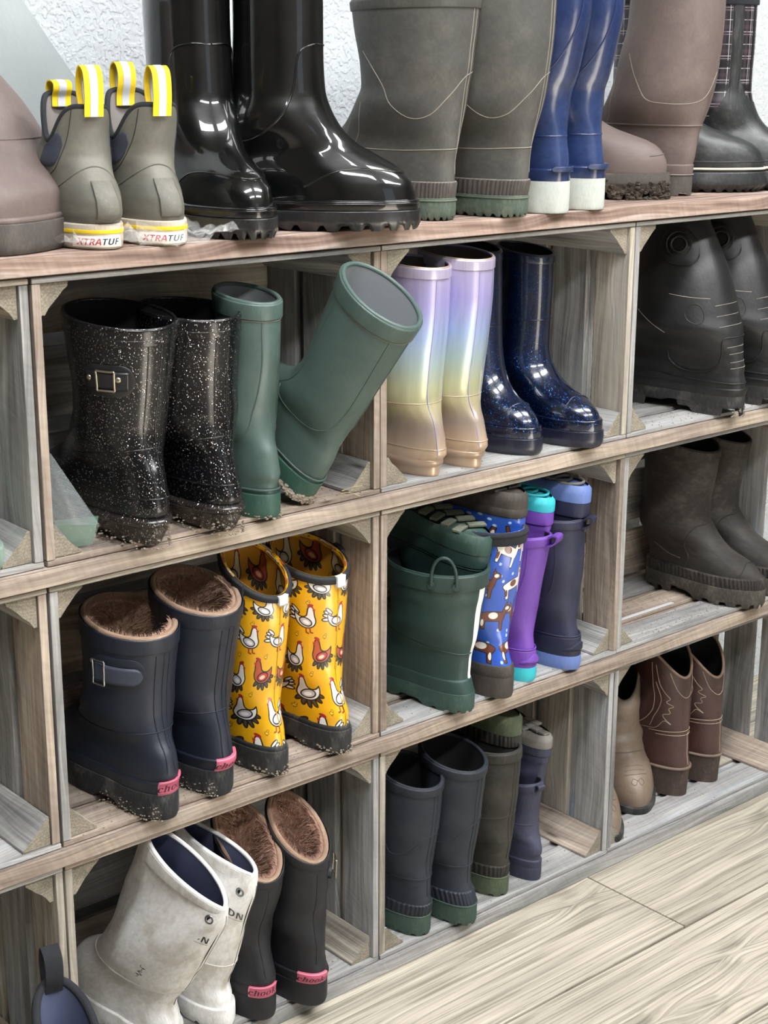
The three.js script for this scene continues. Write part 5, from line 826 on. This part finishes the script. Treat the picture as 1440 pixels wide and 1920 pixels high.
boot('rain_boot', 'peri', 'dark indigo boot with periwinkle sole, standing upright', 'indigo boots with periwinkle soles', (o, d) => {
  const b = basicBoot(o, d, { upper: M.indigo, lining: M.inside, sole: M.periwinkle }, { sole: { lugs: 0, flare: .003, arch: .004 } });
  foxing(o, b, M.indigo, .028, .0026); seamRing(o, b, .05, M.indigo, .0014, null, .0018); cuff(o, b, M.indigo, .012, .0018); heelLoop(o, b, -.35, M.indigo); seam(o, b, [[b.H - .014, .9], [.15, .9], [.115, 1.0], [.1, 1.4]], M.indigo, .0008);
  mesh('heel_triangle', trianglePatch(b, .036, -.05, .055, .016, .004), M.indigo, o);
});
const upside = (key, lab, group, m, soleM, treadM, fn) => boot('rain_boot', key, lab, group, (o, d) => {
  const b = basicBoot(o, d, { upper: m, lining: M.inside, sole: soleM }, { sole: { lugs: 0, flare: .003, arch: .003, under: -.002 } });
  tread(o, b, treadM ?? soleM, key); if (fn) fn(o, b, d);
});
upside('gst_up', 'green boot upside down in the white-striped one, cleated sole up', 'green boots with white stripe', M.greenDeep, M.greenDeepSole, M.cleat, (o, b) => { foxing(o, b, M.greenDeep, .02, .002); seamRing(o, b, .048, M.greenDeep, .0012); });
upside('goat_up', 'blue animal-print boot upside down with its dark sole up', 'blue boots printed with animals', M.animals, M.gumSole, M.gumSole, (o, b) => { mesh('foxing', band(b, [[.0004, .035], [.0024, .033], [.003, .028], [.003, .022], [0, .02]], { nu: 96 }), M.gumSole, o); });
upside('purp_up', 'purple boot upside down with its turquoise sole up', 'purple boots with turquoise soles', M.purple, M.turquoise, M.turquoise, (o, b) => { foxing(o, b, M.purple, .02, .0024); });
upside('peri_up', 'indigo boot upside down with its periwinkle sole up', 'indigo boots with periwinkle soles', M.indigo, M.periwinkle, M.treadGrey, (o, b) => { foxing(o, b, M.indigo, .022, .0024); });
for (const [k, lab] of [['dk1', 'dusty brown-black boot in profile, its toe at the shelf edge'], ['dk2', 'dusty brown-black boot behind its mate, cut by the photo edge']]) boot('rain_boot', k, lab, 'dusty brown-black boots', (o, d) => {
  const b = basicBoot(o, d, { upper: M.darkBrown, lining: M.inside, sole: M.darkBrownSole }, { sole: { lugs: 20, flare: .005, lugDepth: .006, arch: .010 } });
  foxing(o, b, M.darkBrown, .018, .0035, 80); cuff(o, b, M.darkBrown, .016, .0014);
  seam(o, b, [[.12, Math.PI], [.118, 3.7], [.1, 4.2], [.08, 4.6], [.05, 4.9]], M.darkBrown, .0009); seam(o, b, [[.078, 5.5], [.066, 5.2], [.062, 4.95]], M.seamPale, .0004); seam(o, b, [[.05, 2.4], [.066, 2.8], [.07, Math.PI], [.066, 3.5], [.05, 3.9]], M.darkBrown, .001);
});
// ================= lowest crates =================
for (const [k, lab] of [['wh1', 'dirty white rubber boot at the front of its pair, leaning right'], ['wh2', 'dirty white rubber boot leaning against the black fleece boots']]) boot('rain_boot', k, lab, 'dirty white rubber boots', (o, d) => {
  d.dent = (y, th) => .003 * Math.sin(y * 38 + th * 2.1) * smooth(.05, .2, y);
  const b = basicBoot(o, d, { upper: M.white, lining: M.navyCloth, sole: M.white }, { thick: .0035, lip: .0027, sole: { lugs: 18, flare: .004 } });
  cuff(o, b, M.white, .016, .0014); seamRing(o, b, .094, M.white, .0012); seam(o, b, [[.06, -.15], [.15, -.15], [b.H - .02, -.15]], M.seamPale, .0006);
  const y = b.H - .03, th = .5; placeEyelet(o, b, y, th);
  if (k === 'wh1') mesh('marker_scrawl', patch(b, .125, 1.15, .022, .03, .0006), scrawl, o);
  mesh('marker_initials', patch(b, b.H - .066, .42, .03, .026, .0006, { skew: -.4 }), scribble('DN'), o);
});
for (const [k, lab] of [['blk1', 'black boot with brown fleece lining between white and black boots'], ['blk2', 'black boot with brown fleece lining and a loose side buckle']]) boot('rain_boot', k, lab, 'black boots with fleece lining', (o, d) => {
  const b = basicBoot(o, d, { upper: M.blackFleece, lining: M.fleece, sole: M.blackFleece, rim: M.fleeceEdge }, { thick: .0075, lip: .0034, lipOff: -.0046, sole: { lugs: 0, flare: .003, arch: .006 } });
  cuff(o, b, M.blackFleece, .02, .0014); foxing(o, b, M.blackFleece, .014, .0022); fleece(o, b, pileB, 5200, 63 + d.at[0] * -1);
  seam(o, b, [[.06, .12], [.13, .12], [b.H - .03, .12]], M.seamDark, .0007); mesh('tag', patch(b, .041, .12 + (k === 'blk2' ? .12 : 0), .034, .0155, .003), M.pinkTag, o);
  if (k === 'blk2') { const th = -1.05, y = .185; mesh('strap', patch(b, y, th, .05, .02, .004, { r0: .6, r1: .6 }), M.blackFleece, o); buckle(o, b, y, th + .05, .016, .03, brassy, .0012, .009); }
});
for (const [k, lab] of [['ga', 'charcoal boot with green sole nearest the crate end wall on the left'], ['gb', 'charcoal boot with green sole beside the olive boots']]) boot('rain_boot', k, lab, 'charcoal boots with green soles', (o, d) => {
  const b = basicBoot(o, d, { upper: M.slate, lining: M.inside, sole: M.slateSole }, { thick: .004, sole: { lugs: 20, flare: .0028, lugDepth: .003 } });
  cuff(o, b, M.slate, .014, .0018); foxing(o, b, M.slate, .018, .0018, 60); seamRing(o, b, .0305, M.slateSole, .0013, null, .0026); seamRing(o, b, .088, M.slate, .0009);
  seam(o, b, [[.15, 1.7], [.128, 1.3], [.13, .8], [.15, .3], [.156, -.2], [.156, -.8]], M.slate, .0009); backSeams(o, b, .06, b.H - .016, M.slate, .09, .0008, -.1);
});
boot('rain_boot', 'ol', 'dark olive boot standing upright with its pair inside it', 'dark olive boots', (o, d) => {
  const b = basicBoot(o, d, { upper: M.olive, lining: M.inside, sole: M.oliveSole }, { thick: .004, sole: { lugs: 18, flare: .0028, lugDepth: .003 } });
  cuff(o, b, M.olive, .014, .0016); foxing(o, b, M.olive, .018, .0018, 58); seamRing(o, b, .0305, M.oliveSole, .0013, null, .0026); seamRing(o, b, .125, M.olive, .0009, (th) => .004 * Math.cos(th)); backSeams(o, b, .06, b.H - .016, M.olive, .09, .0008, -.1);
});
upside('ol_up', 'dark olive boot upside down with its green sole up', 'dark olive boots', M.olive, M.oliveSole, M.cleat, (o, b) => foxing(o, b, M.olive, .018, .002, 58));
boot('rain_boot', 'sn', 'small slate-blue boot standing upright with its pair inside it', 'small slate-blue boots', (o, d) => {
  const b = basicBoot(o, d, { upper: M.smallNavy, lining: M.inside, sole: M.smallNavy }, { sole: { lugs: 0, flare: .002, arch: .003 } });
  cuff(o, b, M.smallNavy, .01, .0016); foxing(o, b, M.smallNavy, .012, .0018); heelLoop(o, b, .1, M.smallNavy, .6); seamRing(o, b, .088, M.smallNavy, .0008);
});
upside('sn_up', 'small slate-blue boot upside down with a grid-tread sole up', 'small slate-blue boots', M.smallNavy, M.treadGrey, M.treadGrey, (o, b) => foxing(o, b, M.smallNavy, .014, .0018));
const scallop = (deep) => (th) => -deep * Math.pow(Math.abs(Math.cos(th)), 1.7);
for (const [k, lab] of [['tan1', 'tan western boot, its toe in full view'], ['tan2', 'tan western boot hidden behind the crate end but for its toe']]) boot('western_boot', k, lab, 'tan western boots', (o, d) => {
  d.rimFn = scallop(.05); d.pointed = .45; d.rimFrom = .4;
  const b = basicBoot(o, d, { upper: M.tan, lining: M.inside, sole: M.blackSole }, { thick: .003, lip: .0024, sole: { lugs: 0, flare: .005, arch: .008, rows: [[-.004, .0132], [.0042, .013], [.005, .0115], [.005, .005], [.003, .0004]] }, offFn: (y, th) => .0016 * Math.sin(y * 210 + 2 * Math.sin(th)) * Math.exp(-((y - .1) ** 2) / .0012) });
  seam(o, b, [[b.H - .01, 1.75], [.16, 1.8], [.1, 2.0], [.06, 2.2]], M.tan, .0011); seam(o, b, [[.05, 2.0], [.075, 2.4], [.082, Math.PI], [.075, 3.9], [.05, 4.3]], M.tan, .001);
  for (const q of [0, .004, .008]) seam(o, b, [[.056 + q, 2.72], [.0585 + q, 2.95], [.0585 + q, 3.33], [.056 + q, 3.56]], M.stitchDark, .0004);
  for (const s of [-1, 1]) seam(o, b, [[.052, Math.PI], [.054, Math.PI + s * .14], [.049, Math.PI + s * .22], [.046, Math.PI + s * .1], [.052, Math.PI]], M.stitchDark, .0004);
});
for (const [k, lab] of [['br1', 'dark brown western boot, left of its pair'], ['br2', 'dark brown western boot, right of its pair']]) boot('western_boot', k, lab, 'dark brown western boots', (o, d) => {
  d.rimFn = scallop(.048); d.pointed = .5; d.rimFrom = .4;
  const b = basicBoot(o, d, { upper: M.leather, lining: M.inside, sole: M.heelStack, rim: M.piping }, { thick: .0032, lip: .0024, sole: { lugs: 0, arch: .034, rows: [[-.004, .0512], [.0028, .051], [.0034, .049], [.0024, .047], [.001, .044], [-.0005, .025], [-.0015, .002], [-.002, .0004]] } });
  mesh('welt', band(b, [[.001, .0525], [.0042, .0515], [.0042, .0488], [.001, .048]], { ref: .051 }), M.welt, o);
  mesh('counter', grid(48, 10, (u, v, p, q) => { const th = mix(1.9, -1.9, u), y = mix(.05, mix(.113, .07, smooth(.5, 1, Math.abs(u - .5) * 2)), v); b.pt(y, th, v > .95 || v < .05 ? .0003 : .0016, p); q[0] = u * 2; q[1] = y / .25; }), M.leather, o);
  seam(o, b, [[.112, 1.1], [.1145, .4], [.1145, -.4], [.112, -1.1]], M.stitch, .0005, .001); seam(o, b, [[.107, .9], [.108, 0], [.107, -.9]], M.stitch, .0004, .0018); seam(o, b, [[.055, -.05], [.112, -.05]], M.stitch, .0005, .0016);
  seam(o, b, [[b.H - .012, .75], [b.H - .05, .45], [b.H - .066, 0], [b.H - .05, -.45], [b.H - .012, -.75]], M.stitch, .0005);
  for (const s of [1, -1]) {
    seam(o, b, [[b.H - .02, s * 1.25], [.2, s * 1.15], [.186, s * .95], [.178, s * .78], [.17, s * .92], [.164, s * .62], [.158, s * .8], [.15, s * .72], [.145, s * .95], [.128, s * .6], [.134, s * .85], [.118, s * 1.0], [.114, s * 1.3]], M.stitch, .0005);
    seam(o, b, [[b.H - .02, s * 1.4], [.19, s * 1.42], [.15, s * 1.35], [.118, s * 1.45]], M.stitch, .0005); seam(o, b, [[.2, s * 1.3], [.17, s * 1.12], [.14, s * 1.2], [.12, s * 1.15]], M.stitch, .0005);
  }
});
boot('ankle_boot', 'neo', 'charcoal ankle boot with a black pull loop, on the floor at the lower left corner', null, (o, d) => {
  const b = basicBoot(o, d, { upper: M.charcoal, lining: M.navyCloth, sole: M.charcoal, rim: M.neoprene }, { lip: .005, thick: .006, depth: .085 });
  cuff(o, b, M.neoprene, .012, .002);
  const H = b.pt(b.H, 0, 0), out = new THREE.Vector3(0, 0, -1), pts = [[.003, -.015], [.004, .004], [.006, .024], [0, .04], [-.012, .032], [-.014, .01], [-.008, -.012]].map(([n, y]) => H.clone().addScaledVector(out, n).add(new THREE.Vector3(0, y, 0)));
  mesh('pull_loop', ribbon(pts, new THREE.Vector3(1, 0, 0), .02, .002, 50), M.neoprene, o);
  for (const s of [.5, .62]) seam(o, b, [[b.H - .012, s], [.09, s + .35], [.07, s + .8], [.05, s + 1.2]], M.seamPale, .0006);
});
renderer.render(scene, camera);
